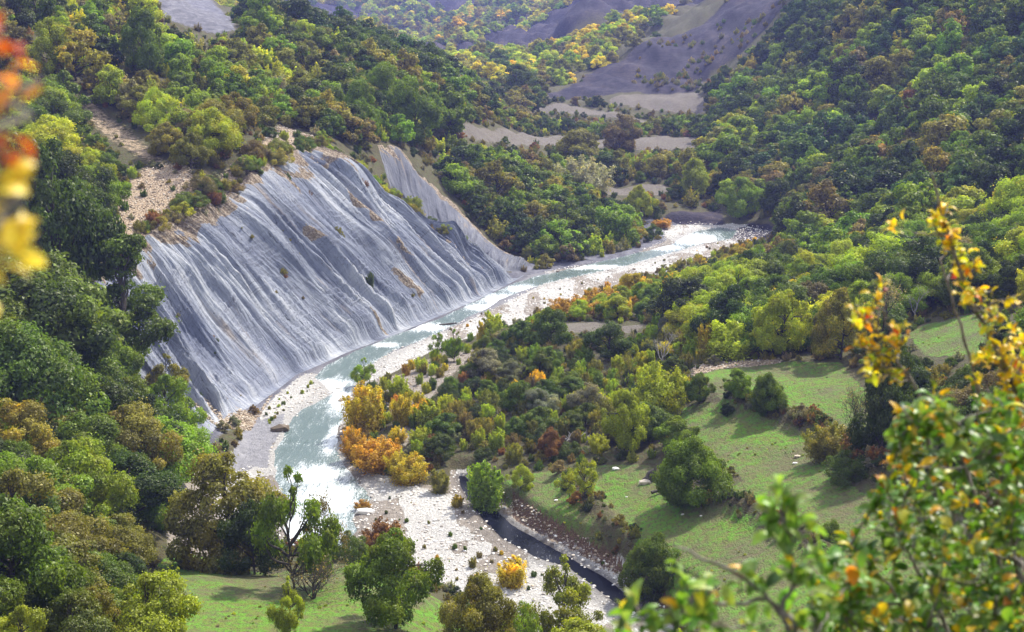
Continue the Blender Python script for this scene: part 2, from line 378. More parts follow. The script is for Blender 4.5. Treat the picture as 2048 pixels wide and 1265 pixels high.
def mat_leaf():
    m, nt = newmat('foliage'); b = NB(nt)
    t = b.attr('tint', 'INSTANCER').outputs['Color']
    var = b.attr('var').outputs['Fac']
    rnd = b.n('ShaderNodeObjectInfo').outputs['Random']
    hs = b.n('ShaderNodeHueSaturation', {'Hue': b.math('ADD', .485, b.math('MULTIPLY', var, .03)), 'Saturation': 1.0, 'Value': b.math('ADD', .45, b.math('MULTIPLY', var, 1.05)), 'Color': t})
    warm = b.ramp(var, [(.45, (0,) * 3), (1.0, (.45,) * 3)])
    hs = b.n('ShaderNodeMix', {0: warm, 6: hs.outputs[0], 7: b.mix(1, hs.outputs[0], (1.5, 1.25, .75), 'MULTIPLY')}, data_type='RGBA')
    class _O: outputs = [hs.outputs[2]]
    hs = _O
    col = b.mix(b.math('MULTIPLY', b.math('GREATER_THAN', var, .93), .45), hs.outputs[0], b.mix(1, hs.outputs[0], (2.0, 1.25, .6), 'MULTIPLY'))
    oc = b.n('ShaderNodeTexCoord').outputs['Object']
    pn = b.n('ShaderNodeTexNoise', {'Vector': oc, 'W': b.math('MULTIPLY', rnd, 40), 'Scale': 3.2, 'Detail': 2}, noise_dimensions='4D').outputs[0]
    turn = b.math('MULTIPLY', b.ramp(pn, [(.50, (0,) * 3), (.62, (.75,) * 3)]), b.math('GREATER_THAN', rnd, .35))
    col = b.mix(turn, col, b.mix(1, col, (1.38, 1.15, .75), 'MULTIPLY'))
    df = b.n('ShaderNodeBsdfDiffuse', {0: col}); tr = b.n('ShaderNodeBsdfTranslucent', {0: b.mix(1, col, (1.25, 1.3, .6), 'MULTIPLY')})
    gl = b.n('ShaderNodeBsdfGlossy', {0: (.5, .5, .45, 1), 'Roughness': .5})
    mx1 = b.n('ShaderNodeMixShader', {0: .42, 1: df, 2: tr})
    b.out(b.n('ShaderNodeMixShader', {0: .045, 1: mx1, 2: gl})); return m
def mat_simple(name, c1, c2, scale=3, rough=.85, spec=.3, bump=.4):
    m, nt = newmat(name); b = NB(nt)
    P = b.n('ShaderNodeTexCoord').outputs['Object']
    n = b.noise(P, scale, 5, .65)
    col = b.mix(b.ramp(n, [(.35, (0,) * 3), (.65, (1,) * 3)]), c1, c2)
    b.out(b.n('ShaderNodeBsdfPrincipled', {'Base Color': col, 'Roughness': rough, 'Specular IOR Level': spec, 'Normal': b.bump(n, bump, .1)})); return m
M_GROUND = mat_ground(); M_CLIFF = mat_cliff(); M_CLIFF2 = mat_cliff(True); M_WATER = mat_water(); M_LEAF = mat_leaf()
M_BARK = mat_simple('bark', (.035, .028, .022), (.10, .085, .07), 4)
M_PALEBARK = mat_simple('pale_bark', (.20, .18, .16), (.42, .40, .37), 4)
M_STONE = mat_simple('river_stone', (.45, .42, .39), (.80, .77, .72), 1.3)
M_DARKROCK = mat_simple('dark_rock', (.05, .045, .045), (.20, .17, .15), 1.5)
M_ROCK = mat_simple('tan_rock', (.22, .17, .13), (.55, .47, .38), 1.5)
# ---------------------------------------------------------------- terrain sheet
def mesh_grid(name, X, Y, Z, mat, attrs=None, kind='structure'):
    nr, nc = X.shape
    me = bpy.data.meshes.new(name)
    nv = nr * nc
    me.vertices.add(nv)
    me.vertices.foreach_set('co', np.stack([X, Y, Z], -1).ravel())
    i = np.arange(nr - 1)[:, None] * nc + np.arange(nc - 1)[None]
    q = np.stack([i, i + 1, i + nc + 1, i + nc], -1).reshape(-1, 4)
    me.loops.add(q.size); me.loops.foreach_set('vertex_index', q.ravel())
    me.polygons.add(len(q)); me.polygons.foreach_set('loop_start', np.arange(0, q.size, 4))
    me.polygons.foreach_set('use_smooth', np.ones(len(q), bool))
    me.update(calc_edges=True)
    for k, a in (attrs or {}).items():
        at = me.attributes.new(k, 'FLOAT', 'POINT'); at.data.foreach_set('value', np.asarray(a, float).ravel())
    me.materials.append(mat)
    o = bpy.data.objects.new(name, me); COL.objects.link(o)
    if kind: o['kind'] = kind
    return o

# surveyed outlines of the open ground, cast onto the land
OUT = {
 'meadow': [(315,1128),(430,1112),(540,1150),(690,1118),(860,1190),(960,1265),(960,1330),(290,1330)],
 'terrace': [(985,1000),(1010,965),(1080,945),(1180,930),(1300,930),(1330,980),(1420,1000),(1490,960),(1350,860),(1370,815),(1450,805),(1600,862),(1640,900),(1700,970),(1900,1050),(2050,1150),(2050,1320),(1450,1320),(1240,1112),(1050,1040)],
 'upper_field': [(1395,748),(1430,735),(1500,728),(1680,725),(1740,800),(1740,860),(1650,865),(1440,800)],
 'high_field': [(1815,665),(1850,650),(1940,630),(1990,640),(1970,710),(1850,712)],
 'far_field_a': [(905,250),(1000,256),(1110,272),(1400,277),(1400,294),(1100,294),(950,282)],
 'far_field_b': [(1060,215),(1130,208),(1240,226),(1330,240),(1250,243),(1100,228)],
 'far_field_c': [(1218,197),(1300,190),(1385,186),(1420,215),(1400,226),(1330,222),(1220,214)],
 'far_field_d': [(1212,373),(1330,370),(1342,387),(1215,391)],
 'table': [(1115,650),(1200,645),(1290,650),(1270,666),(1110,668)],
 'pocket': [(1630,508),(1690,490),(1702,500),(1645,518)],
 'scree': [(135,190),(200,205),(270,260),(330,310),(350,345),(290,330),(210,280)],
 'dark_slope': [(1085,190),(1190,140),(1300,80),(1440,15),(1550,-40),(1570,10),(1500,90),(1420,140),(1395,183),(1230,188)],
 'red_cut': [(660,112),(700,108),(730,130),(720,150),(680,140)],
 'left_bare': [(305,-30),(370,-20),(450,30),(470,60),(440,70),(330,40)],
 'slate_bank': [(1440,470),(1500,445),(1545,450),(1550,478),(1480,492)],
 'dark_bank': [(1325,440),(1340,425),(1440,420),(1450,450),(1380,450)],
 'rubble_top': [(205,470),(220,400),(300,330),(370,330),(400,380),(520,300),(560,250),(620,270),(645,290),(560,325),(480,370),(400,425),(320,470),(230,500)],
 'saddle_rubble': [(840,160),(900,190),(960,200),(920,215),(870,195)],
 'debris_fan': [(385,800),(440,800),(520,830),(545,790),(500,860),(430,850)],
 'left_dirt': [(360,930),(400,925),(440,1000),(420,1110),(340,1110),(330,1040)],
 'sand_path': [(720,750),(800,750),(900,690),(960,690),(900,760),(860,800),(830,860),(810,900),(790,860),(770,800)],
 'stone_row': [(1385,735),(1420,725),(1560,718),(1560,726),(1430,740),(1390,755)],
 'bank_top': [(950,955),(1010,1000),(1100,1055),(1240,1118),(1240,1150),(1100,1085),(1000,1030),(940,985)],
 'clearing_bed': [(880,980),(905,930),(950,930),(960,960),(930,990)],
}
_keys = list(OUT); _all = cast([p for k in _keys for p in OUT[k]], fn=h_full)
OUTW = {}; _i = 0
for k in _keys:
    OUTW[k] = _all[_i:_i + len(OUT[k]), :2]; _i += len(OUT[k])
def inside(k, x, y, grow=0.0, y_rng=None):
    return poly_sd(OUTW[k], x, y) < grow
HEDGES = {k: cast(p) for k, p in {
  'hedge_field': [(1460,808),(1530,830),(1620,858),(1660,890),(1720,940),(1790,965)],
  'hedge_river': [(1130,955),(1180,1010),(1230,1070),(1262,1095)],
  'hedge_mid': [(1400,1005),(1480,1020),(1560,1062),(1640,1105)],
}.items()}
def soft(k, x, y, w=1.0): return 1 - sstep(-w, w, poly_sd(OUTW[k], x, y))
def ground_masks(x, y, h):
    x = x.ravel(); y = y.ravel(); h = h.ravel()
    Z = np.zeros(len(x)); M = {}
    S = lambda k, w=1.0: soft(k, x, y, w * np.clip(np.hypot(x, y) / 200, .5, 4))
    M['grass'] = np.maximum.reduce([S('meadow'), S('terrace'), S('upper_field'), S('high_field')])
    hdg = np.minimum.reduce([line_d(HEDGES[k], x, y) for k in HEDGES]); M['grass'] = M['grass'] * (1 - .75 * np.exp(-(hdg / 1.5) ** 2))
    M['field'] = np.maximum.reduce([S('far_field_a', .7), S('far_field_b', .7), S('far_field_c', .7), S('far_field_d', .7), S('table'), S('pocket')])
    sdF = poly_sd(FLOOD, x, y); sdD = poly_sd(CHAN, x, y)
    M['gravel'] = 1 - sstep(-.5, 1.0, sdF)
    M['sand'] = np.maximum(S('sand_path', 1.5) * .85, S('left_dirt', 1.5))
    silt = M['gravel'] * sstep(.54, .60, fbm(x / 5 + 9, y / 12, 314, 4)) * .85; M['sand'] = np.maximum(M['sand'], silt); M['gravel'] = M['gravel'] * (1 - silt)
    M['mud'] = 1 - sstep(-1, 1, poly_sd(MUD, x, y))
    r = np.hypot(x, y)
    farbare = sstep(900, 1050, r) * sstep(.46, .56, fbm(x / 60, y / 110, 77, 4) + .04)
    M['slate'] = np.maximum.reduce([S('dark_slope', 2), S('slate_bank', 1.5), S('dark_bank', 1.5), farbare])
    near_cliff = np.exp(-np.maximum(poly_sd(_cq, x, y), 0) / 1.5)
    s2 = np.array([PY(*p)[:2] for p in S2C] + [PY(*p)[:2] for p in S2B[::-1]])
    bank = (sdF < 9) * (sdF > -.5) * (x > 0) * (y > 318) * (y < 400) * (h < 3.2) * (x < 40 + (y - 370) * .5)
    M['paleslate'] = np.maximum.reduce([S('left_bare', 2), near_cliff * (h < 12), bank * .9])
    M['rubble'] = np.maximum.reduce([S('rubble_top', 2) * .85, S('saddle_rubble', 2), S('debris_fan', 1.5), S('scree', 1.5) * .52, S('stone_row'), S('bank_top', .6) * .55])
    rd = (x > 0) * (y < 215) * (sdF > -.6) * (sdF < 3.0) * (h < 2.1)
    M['red'] = np.maximum(S('red_cut', 1), rd * .6)
    cl = poly_sd(_cq, x, y); bar = plane_poly([(520,835),(560,785),(610,748),(668,752),(672,790),(600,835),(560,862),(520,850)])
    shelf = (cl < 7) * (sdF < 1) * (poly_sd(bar, x, y) > 0)
    M['mud'] = np.maximum(M['mud'], shelf); M['gravel'] = np.where(poly_sd(bar, x, y) < 0, 1, M['gravel'] * (1 - shelf))
    M['wet'] = np.clip((1 - sstep(.05, .45, h)) * (sdF < 0), 0, 1) * np.where(sdD < 1.5, 1, .45) * np.where(poly_sd(MUD, x, y) < 0, .3, 1)
    return M
def terrain_extra(x, y, h):
    """small banks under the hedge rows and the edge of the far fields"""
    for k, a in (('hedge_field', 1.5), ('hedge_river', 1.0), ('hedge_mid', 1.2)):
        d = line_d(HEDGES[k], x, y)
        h = h + a * np.exp(-(d / 1.3) ** 2) * (.5 + fbm(x / 2, y / 2, 5, 2))
    for k in ('far_field_a', 'far_field_d', 'table', 'far_field_c', 'far_field_b'):
        sd = poly_sd(OUTW[k], x, y)
        h = h + np.where(sd < 0, 0, 0)
    return h
def ground_h(x, y):
    sh = np.shape(x); x = np.ravel(x); y = np.ravel(y)
    return terrain_extra(x, y, h_full(x, y)).reshape(sh)

_th = np.concatenate([np.linspace(-62, -24, 30)[:-1], np.linspace(-24, 24, 640), np.linspace(24, 62, 30)[1:]]) * math.pi / 180
_r = np.concatenate([np.geomspace(1.2, 85, 46)[:-1], np.geomspace(85, 460, 560)[:-1], np.geomspace(460, 3400, 240)])
TH, RR = np.meshgrid(_th, _r)
TX = RR * np.sin(TH); TY = RR * np.cos(TH)
TZ = ground_h(TX, TY)
masks = ground_masks(TX, TY, TZ)
_sdc = poly_sd(_cq, TX.ravel(), TY.ravel()).reshape(TX.shape)
_s2w = np.array([PY(*p)[:2] for p in S2C] + [PY(*p)[:2] for p in S2B[::-1]])
_sd2 = poly_sd(_s2w, TX.ravel(), TY.ravel()).reshape(TX.shape)
TZs = TZ - 1.8 * (1 - sstep(-2.2, -.4, _sdc)) - 1.5 * (1 - sstep(-2.5, -.4, _sd2))
mesh_grid('hillside_ground', TX, TY, TZs, M_GROUND, masks)

# ---------------------------------------------------------------- eroded grey faces
def face(name, crest, base, ns, nt_, seed, mat, amp, per):
    crest = np.array(crest)[:, :2]; base = np.array(base)[:, :2]
    L = np.concatenate([[0], np.cumsum(np.linalg.norm(np.diff(crest, axis=0), axis=1) * .5 + np.linalg.norm(np.diff(base, axis=0), axis=1) * .5)])
    s = np.linspace(0, L[-1], ns); t = np.linspace(-.015, 1.03, nt_)
    c = np.stack([np.interp(s, L, crest[:, i]) for i in (0, 1)], -1); b_ = np.stack([np.interp(s, L, base[:, i]) for i in (0, 1)], -1)
    S, T = np.meshgrid(s, t)
    X = c[None, :, 0] * T[..., None][..., 0] + b_[None, :, 0] * (1 - T); Y = c[None, :, 1] * T + b_[None, :, 1] * (1 - T)
    H = h_full(X, Y).reshape(X.shape)
    ln = np.linalg.norm(c - b_, axis=1)[None] * 1.3
    TM = T * ln
    q = S + (fbm(S / 9, TM / 26, seed, 3) - .5) * 4.0
    def ridge(p, sd):  # sharp crests between rounded gullies
        n = vnoise(p, TM / 60, sd)
        return 1 - np.abs(2 * n - 1)
    r1 = 1 - np.abs(2 * vnoise(q / per, TM / 90, seed + 1) - 1)
    r2 = 1 - np.abs(2 * vnoise(q / (per * .36), TM / 40, seed + 2) - 1)
    r3 = fbm(q / .7, TM / 16, seed + 3, 3)
    env = sstep(0, .16, T) * (1 - .55 * sstep(.75, 1.0, T)) * sstep(0, 2.5, S) * (1 - sstep(L[-1] - 2.5, L[-1], S)) * np.clip(ln / 18, .35, 1.2)
    D = (r1 - .5) * amp * .9 + (r2 - .4) * amp * .42 + (r3 - .5) * amp * .35 + (fbm(S / 1.1, TM / 7, seed + 9, 4) - .5) * .6 + (np.abs(fbm(S / 2.6, TM / 22, seed + 12, 4) - .5)) * 1.5 + sstep(.86, 1.0, T) * (fbm(S / 2.2, S / 9, seed + 14, 3) - .55) * 3.2 * np.clip(ln / 18, .35, 1)
    # ledges of harder beds
    bed = fbm(TM / 2.4 + S * .02, S / 60, seed + 5, 2)
    led = (TM / 1.15 + S * .16 + (fbm(S / 5, TM / 5, seed + 21, 3) - .5) * 3) % 1.0
    D = D * (.35 + 1.35 * fbm(S / 13, TM / 17, seed + 31, 2))
    D = D + (led - .5) * .16 * sstep(.42, .60, fbm(S / 4, TM / 3.5, seed + 22, 3)) + (vnoise(S / .45, TM / 3.0, seed + 23) - .5) * .16
    nx = (b_ - c); nx = nx / (np.linalg.norm(nx, axis=1)[:, None] + 1e-9)
    D = D * env
    Xd = X + nx[None, :, 0] * D * .62; Yd = Y + nx[None, :, 1] * D * .62; Zd = H + D * .72 + .05
    edge = np.maximum.reduce([1 - sstep(-.015, .0, T), sstep(1.0, 1.03, T)])
    Zd = Zd - edge * .6
    rub = sstep(.86, 1.0, T + (fbm(S / 3, TM / 3, seed + 6, 3) - .5) * .34 + (S > L[-1] * .5) * .03)
    for ss, tt, ws, wt_ in RUB.get(name, []):
        rub = np.maximum(rub, 1 - sstep(.6, 1.3, np.hypot((S - ss * L[-1] + (fbm(TM / 2, S / 2, 91, 2) - .5) * 3) / ws, (T - tt) / wt_)))
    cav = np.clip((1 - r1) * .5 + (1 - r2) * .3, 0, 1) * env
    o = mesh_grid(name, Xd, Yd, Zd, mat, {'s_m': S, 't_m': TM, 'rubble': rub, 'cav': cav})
    return o
RUB = {'grey_cliff': [(.66,.60,.5,.30),(.74,.78,.6,.22),(.50,.62,.8,.06),(.60,.22,.55,.10),(.84,.45,.5,.22),(.47,.10,.5,.08),(.30,.80,.5,.12),(.90,.80,.5,.2),(.56,.90,.8,.10)]}
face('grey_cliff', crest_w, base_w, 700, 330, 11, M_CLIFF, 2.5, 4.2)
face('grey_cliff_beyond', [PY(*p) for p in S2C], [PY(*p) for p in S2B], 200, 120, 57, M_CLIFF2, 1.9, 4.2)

# ---------------------------------------------------------------- river
def river():
    xs = np.arange(-62, 95, .8); ys = np.arange(112, 412, 1.0)
    X, Y = np.meshgrid(xs, ys)
    Zz = np.zeros_like(X) + (fbm(X / 1.3, Y / 1.3, 61, 2) - .5) * .05
    fx = X.ravel(); fy = Y.ravel()
    def blob(u, v, ru, rv):
        c = PZ(u, v, 0); p = PZ(u, v + rv, 0); q = PZ(u + ru, v, 0)
        return np.exp(-(((fx - c[0]) / (q[0] - c[0])) ** 2 + ((fy - c[1]) / (p[1] - c[1])) ** 2))
    foam_glare = np.zeros_like(fx)  # white of the rapids plus painted patches of glare
    for a in [(650,775,70,22),(680,800,30,30),(690,850,14,40),(665,880,18,40),(640,950,80,26),(650,1000,90,50),(620,1060,90,50),(850,655,60,10),(1000,600,45,16),(960,615,40,9),(1050,578,50,9),(1385,478,70,16),(1330,495,40,9),(1190,535,80,6),(770,690,30,6),(600,760,25,8)]:
        foam_glare = np.maximum(foam_glare, blob(*a))
    shore = np.exp(-np.abs(poly_sd(WATER, fx, fy)) / .8) * .35
    stag = 1 - sstep(0, 3, poly_sd(CHAN, fx, fy))
    foam_glare = np.maximum(foam_glare * .95, shore * .8 * (1 - stag) + .12) * (1 - stag)
    mesh_grid('river_water', X, Y, Zz, M_WATER, {'foam_glare': foam_glare, 'stagnant': stag})
river()
# ---------------------------------------------------------------- vegetation models
RNG = np.random.default_rng(7)
def quads_mesh(name, V, var, mat, tubes=None, mat2=None):
    """leaf-sized faces (n,4,3) plus optional tube geometry in one mesh"""
    nv = V.reshape(-1, 3); faces = np.arange(len(nv)).reshape(-1, 4); vv = np.repeat(var, 4)
    if tubes is not None:
        tv, tf = tubes; off = len(nv)
        nv = np.concatenate([nv, tv]); faces = np.concatenate([faces, tf + off]); vv = np.concatenate([vv, np.zeros(len(tv))])
    me = bpy.data.meshes.new(name)
    me.vertices.add(len(nv)); me.vertices.foreach_set('co', nv.astype('f').ravel())
    me.loops.add(faces.size); me.loops.foreach_set('vertex_index', faces.ravel().astype('i'))
    me.polygons.add(len(faces)); me.polygons.foreach_set('loop_start', np.arange(0, faces.size, 4).astype('i'))
    me.materials.append(mat)
    if tubes is not None and mat2 is not None and len(var):
        me.materials.append(mat2)
        mi = np.zeros(len(faces), 'i'); mi[len(var):] = 1; me.polygons.foreach_set('material_index', mi)
    me.update(calc_edges=True)
    at = me.attributes.new('var', 'FLOAT', 'POINT'); at.data.foreach_set('value', vv.astype('f'))
    return me
def tube(pts, rad, k=5):
    pts = np.array(pts, float); n = len(pts); V = []; Fc = []
    tan = np.gradient(pts, axis=0); tan /= np.linalg.norm(tan, axis=1)[:, None] + 1e-9
    ref = np.array([0.3, .9, .1]) if abs(tan[0][2]) > .6 else np.array([0, 0, 1.])
    for i in range(n):
        a = np.cross(tan[i], ref); a /= np.linalg.norm(a) + 1e-9; b = np.cross(tan[i], a)
        for j in range(k):
            w = 2 * math.pi * j / k; V.append(pts[i] + (a * math.cos(w) + b * math.sin(w)) * rad[i])
    for i in range(n - 1):
        for j in range(k):
            Fc.append((i * k + j, i * k + (j + 1) % k, (i + 1) * k + (j + 1) % k, (i + 1) * k + j))
    return np.array(V), np.array(Fc)
def join_tubes(ts):
    V = []; Fc = []; o = 0
    for v, f in ts: V.append(v); Fc.append(f + o); o += len(v)
    return np.concatenate(V), np.concatenate(Fc)
def bend(a, b, rng, w=.12, n=6):
    a = np.array(a, float); b = np.array(b, float); t = np.linspace(0, 1, n)[:, None]
    L = np.linalg.norm(b - a); k = rng.normal(0, w * L, 3)
    j = rng.normal(0, w * .25 * L, (n, 3)); j[0] = 0; j[-1] = 0
    return a + (b - a) * t + k * (np.sin(t * math.pi)) + j
def leaves_at(P, N, size, rng, elong=1.5, droop=0.0):
    """one bent leaf-cluster face at each point, facing roughly N"""
    n = len(P); N = N + rng.normal(0, .55, (n, 3)); N[:, 2] += .25
    N /= np.linalg.norm(N, axis=1)[:, None] + 1e-9
    A = np.cross(N, rng.normal(0, 1, (n, 3))); A /= np.linalg.norm(A, axis=1)[:, None] + 1e-9
    A[:, 2] -= droop; B = np.cross(N, A)
    s = (size * rng.uniform(.55, 1.3, n))[:, None]
    a = A * s * .5 * elong; b = B * s * .5 * rng.uniform(.6, 1.0, (n, 1)); c = N * s * .14
    return np.stack([P - a - c, P - b + c, P + a - c, P + b + c], 1)
def rough(d, rng_seed):
    return 1 + .30 * (fbm(d[:, 0] * 2.3 + 5, d[:, 1] * 2.3 + d[:, 2] * 1.7, rng_seed, 3) - .5) * 2

def tree_model(seed, H=1.0, W=.9, lobes=26, nleaf=5200, leaf=.03, base=.18, tiers=False, sparse=False, topw=.25, lobe_r=.17, lean=0.0, spread_bias=.5, core=3):
    """unit-height broadleaf: trunk, limbs and a crown of many uneven boughs"""
    rng = np.random.default_rng(seed)
    C = []; Rr = []
    k = 0
    while len(C) < lobes and k < 4000:
        k += 1
        z = base + (1 - base) * rng.uniform(0, 1) ** .9
        tt = (z - base) / (1 - base)
        prof = math.sin(math.pi * min(1, tt * .86 + .14) ** .8) if not tiers else (1.05 - .62 * tt) * (0.55 + .45 * math.sin(tt * 9 + seed))
        prof = max(prof, topw * (1 - tt * .4)) * (1 + .22 * math.sin(3 * z * 7 + seed * 1.7))
        rad = W * .5 * prof * rng.uniform(.35, 1) ** spread_bias
        a = rng.uniform(0, 2 * math.pi)
        p = np.array([rad * math.cos(a) + lean * tt, rad * math.sin(a), z * .95])
        rr = lobe_r * rng.uniform(.45, 1.35) * (1.1 - .45 * tt)
        if any(np.linalg.norm(p - c) < .5 * (rr + q) for c, q in zip(C, Rr)): continue
        C.append(p); Rr.append(rr)
    for q in range(core):
        a = q * 2.4; C.append(np.array([W * .2 * math.cos(a), W * .2 * math.sin(a), base + (1 - base) * (.3 + .45 * q / max(core - 1, 1))])); Rr.append(.21)
    C = np.array(C); Rr = np.array(Rr)
    w = Rr ** 2; w /= w.sum()
    idx = rng.choice(len(C), nleaf, p=w)
    D = rng.normal(0, 1, (nleaf, 3)); out = C[idx] - np.array([lean * .5, 0, .45]); out /= np.linalg.norm(out, axis=1)[:, None] + 1e-9
    D += out * .55; D[:, 2] += .15; D /= np.linalg.norm(D, axis=1)[:, None]
    flat = np.array([1, 1, .55 if tiers else .78])
    rr = Rr[idx] * np.minimum(1.25, rng.uniform(.35, 1.0, nleaf) ** (.4 if not sparse else .9) * (1 + (rough(D * 2 + C[idx] * 7, seed) - 1) * 1.3))
    # stray twigs stick out of the outline
    st = rng.uniform(0, 1, nleaf) < .06; rr[st] *= rng.uniform(1.1, 1.5, st.sum())
    P = C[idx] + D * rr[:, None] * flat
    P[:, 2] = np.maximum(P[:, 2], .02)
    V = leaves_at(P, D, leaf, rng)
    lobe_var = rng.uniform(0, 1, len(C))
    var = np.clip(.5 * lobe_var[idx] + .5 * rng.uniform(0, 1, nleaf), 0, 1)
    # wood
    top = np.array([lean * .8, 0, .82]); tr = bend((0, 0, -.03), top, rng, .035, 9)
    T = [tube(tr, np.linspace(.026, .006, 9) * (1 if not sparse else .7), 7)]
    order = np.argsort(C[:, 2])
    for i in order[:: 1 if lobes < 30 else 2]:
        z0 = max(base * .7, C[i][2] - rng.uniform(.12, .3)); q = np.array([np.interp(z0, tr[:, 2], tr[:, j]) for j in range(3)])
        L = np.linalg.norm(C[i] - q)
        T.append(tube(bend(q, C[i], rng, .1, 5), np.linspace(.010, .003, 5) * (1 + L)))
        for _ in range(2):
            e = C[i] + rng.normal(0, 1, 3) * Rr[i] * .6
            T.append(tube(bend(C[i] * .7 + q * .3, e, rng, .08, 3), np.linspace(.004, .0015, 3), 4))
    return V, var, join_tubes(T)

def shoot_model(seed, shoots=34, nleaf=3600, leaf=.045, W=.75, fan=.5, low=.0, spread=.10, foot=.22):
    """coppice bush: many upright shoots fanning from the ground, leafy along their length"""
    rng = np.random.default_rng(seed); P = []; N = []; T = []; vid = []
    per = nleaf // shoots
    for k in range(shoots):
        a = rng.uniform(0, 2 * math.pi); rr = math.sqrt(rng.uniform(0, 1))
        h = rng.uniform(.40, 1.0) * (1 - .25 * rr)
        tip = np.array([math.cos(a) * rr * W * .5, math.sin(a) * rr * W * .5, h]); b0 = np.array([tip[0] * fan * .6, tip[1] * fan * .6, 0.])
        path = bend(b0, tip, rng, .06, 7)
        T.append(tube(path, np.linspace(.008, .002, 7), 4))
        t = low + (1 - low) * rng.uniform(0, 1, per) ** .75
        c = np.stack([np.interp(t, np.linspace(0, 1, 7), path[:, j]) for j in range(3)], -1)
        wv = spread * (1.15 - .98 * t)[:, None]
        o = rng.normal(0, 1, (per, 3)) * wv; P.append(c + o); N.append(o / (np.linalg.norm(o, axis=1)[:, None] + 1e-9) + np.array([math.cos(a), math.sin(a), 0]) * rr)
        vid.append(np.clip(.45 * rng.uniform(0, 1) + .25 * t + .35 * rng.uniform(0, 1, per), 0, 1))
    P = np.concatenate(P); P[:, 2] = np.abs(P[:, 2]); N = np.concatenate(N)
    return leaves_at(P, N, leaf, rng, 1.9), np.concatenate(vid), join_tubes(T)

def bare_model(seed, depth=4, W=.8, leafy=0, leaf=.03, base=.18, multi=1):
    rng = np.random.default_rng(seed); T = []; tips = []
    def grow(p, dr, L, r, d):
        e = p + dr * L; pts = bend(p, e, rng, .07, 5)
        T.append(tube(pts, np.linspace(r, r * .55, 5), 5 if d > 2 else 4))
        if d == 0: tips.append(e); return
        for i in range(rng.integers(2, 4) + (d == depth)):
            nd = dr + rng.normal(0, .48, 3) * np.array([W * 1.2, W * 1.2, .5]); nd[2] += .12; nd /= np.linalg.norm(nd)
            st = pts[-1] if i == 0 else pts[rng.integers(2, 5)]
            grow(st, nd, L * rng.uniform(.62, .88), r * .6, d - 1)
    for i in range(multi):
        dr = np.array([rng.normal(0, .25) * (multi > 1) * 2, rng.normal(0, .25) * (multi > 1) * 2, 1.]); dr /= np.linalg.norm(dr)
        grow(np.array([0, 0, -.02]), dr, base + .1, .02 if multi == 1 else .012, depth)
    V, Fc = join_tubes(T); s = 1 / V[:, 2].max(); V = V * s
    n = max(leafy, 1); tp = np.array(tips) * s
    P = tp[rng.integers(0, len(tp), n)] + rng.normal(0, .035, (n, 3))
    return leaves_at(P, rng.normal(0, 1, (n, 3)), leaf, rng), rng.uniform(0, 1, n), (V, Fc)

MODELS = {}
def add_model(key, data, bark=None):
    bark = bark or M_BARK
    V, var, tb = data
    q = V.reshape(-1, 3); ext = np.percentile(np.abs(q[:, :2]), 96) * 2.1; top = np.percentile(q[:, 2], 99.5)
    MODELS[key] = dict(ext=float(ext), top=float(top),crown=quads_mesh(key + '_crown', V, var, M_LEAF), whole=quads_mesh(key, V, var, M_LEAF, tb, bark),
                       trunk=quads_mesh(key + '_trunk', np.zeros((0, 4, 3)), np.zeros(0), bark, tb))
# near, fine-leaved
add_model('oak_a', tree_model(1, W=1.05, lobes=34, nleaf=25000, leaf=.022))
add_model('oak_b', tree_model(2, W=.9, lobes=30, nleaf=23000, leaf=.022, base=.12))
add_model('oak_c', tree_model(3, W=1.2, lobes=38, nleaf=25000, leaf=.022, base=.2, lobe_r=.15))
add_model('tall_tiered', tree_model(5, core=0, W=.62, lobes=44, nleaf=24000, leaf=.016, base=.2, tiers=True, lobe_r=.12))
add_model('maple_a', tree_model(6, W=1.1, lobes=30, nleaf=20000, leaf=.024, base=.1, lobe_r=.16, spread_bias=.35))
add_model('dome', tree_model(8, W=1.05, lobes=48, nleaf=30000, leaf=.024, base=.08, lobe_r=.20, core=6))
add_model('airy', tree_model(9, core=0, W=.85, lobes=22, nleaf=3600, leaf=.030, base=.32, sparse=True, lobe_r=.15))
add_model('airy_b', tree_model(10, core=0, W=1.0, lobes=20, nleaf=10500, leaf=.026, base=.15, sparse=True, lobe_r=.17))
add_model('coppice_a', shoot_model(11, 40, 13000, .026))
add_model('coppice_b', shoot_model(12, 30, 10000, .028, W=.6, spread=.08))
add_model('coppice_c', shoot_model(13, 54, 15000, .024, W=1.0))
add_model('juniper', tree_model(15, W=1.25, lobes=24, nleaf=16000, leaf=.024, base=.03, lobe_r=.24, topw=.5))
add_model('low_bush', tree_model(16, W=1.8, lobes=28, nleaf=12000, leaf=.036, base=.02, lobe_r=.30, topw=.7))
add_model('twiggy', bare_model(17, 5, .9, leafy=1500, leaf=.022), M_BARK)
add_model('bare_pale', bare_model(18, 5, 1.0, leafy=150, leaf=.02), M_PALEBARK)
add_model('bare_multi', bare_model(19, 4, 1.1, leafy=700, leaf=.022, multi=6), M_BARK)
# farther off
for i in range(5):
    add_model('far_%d' % i, tree_model(30 + i, W=[1.05, .9, 1.2, .8, 1.1][i], lobes=[36, 30, 40, 26, 34][i], nleaf=5600, leaf=.044, base=[.1, .05, .12, .05, .02][i], lobe_r=[.15, .16, .13, .17, .14][i]))
for i in range(3):
    add_model('farc_%d' % i, shoot_model(40 + i, 26, 2000, .058, W=[.8, .6, 1.0][i]))

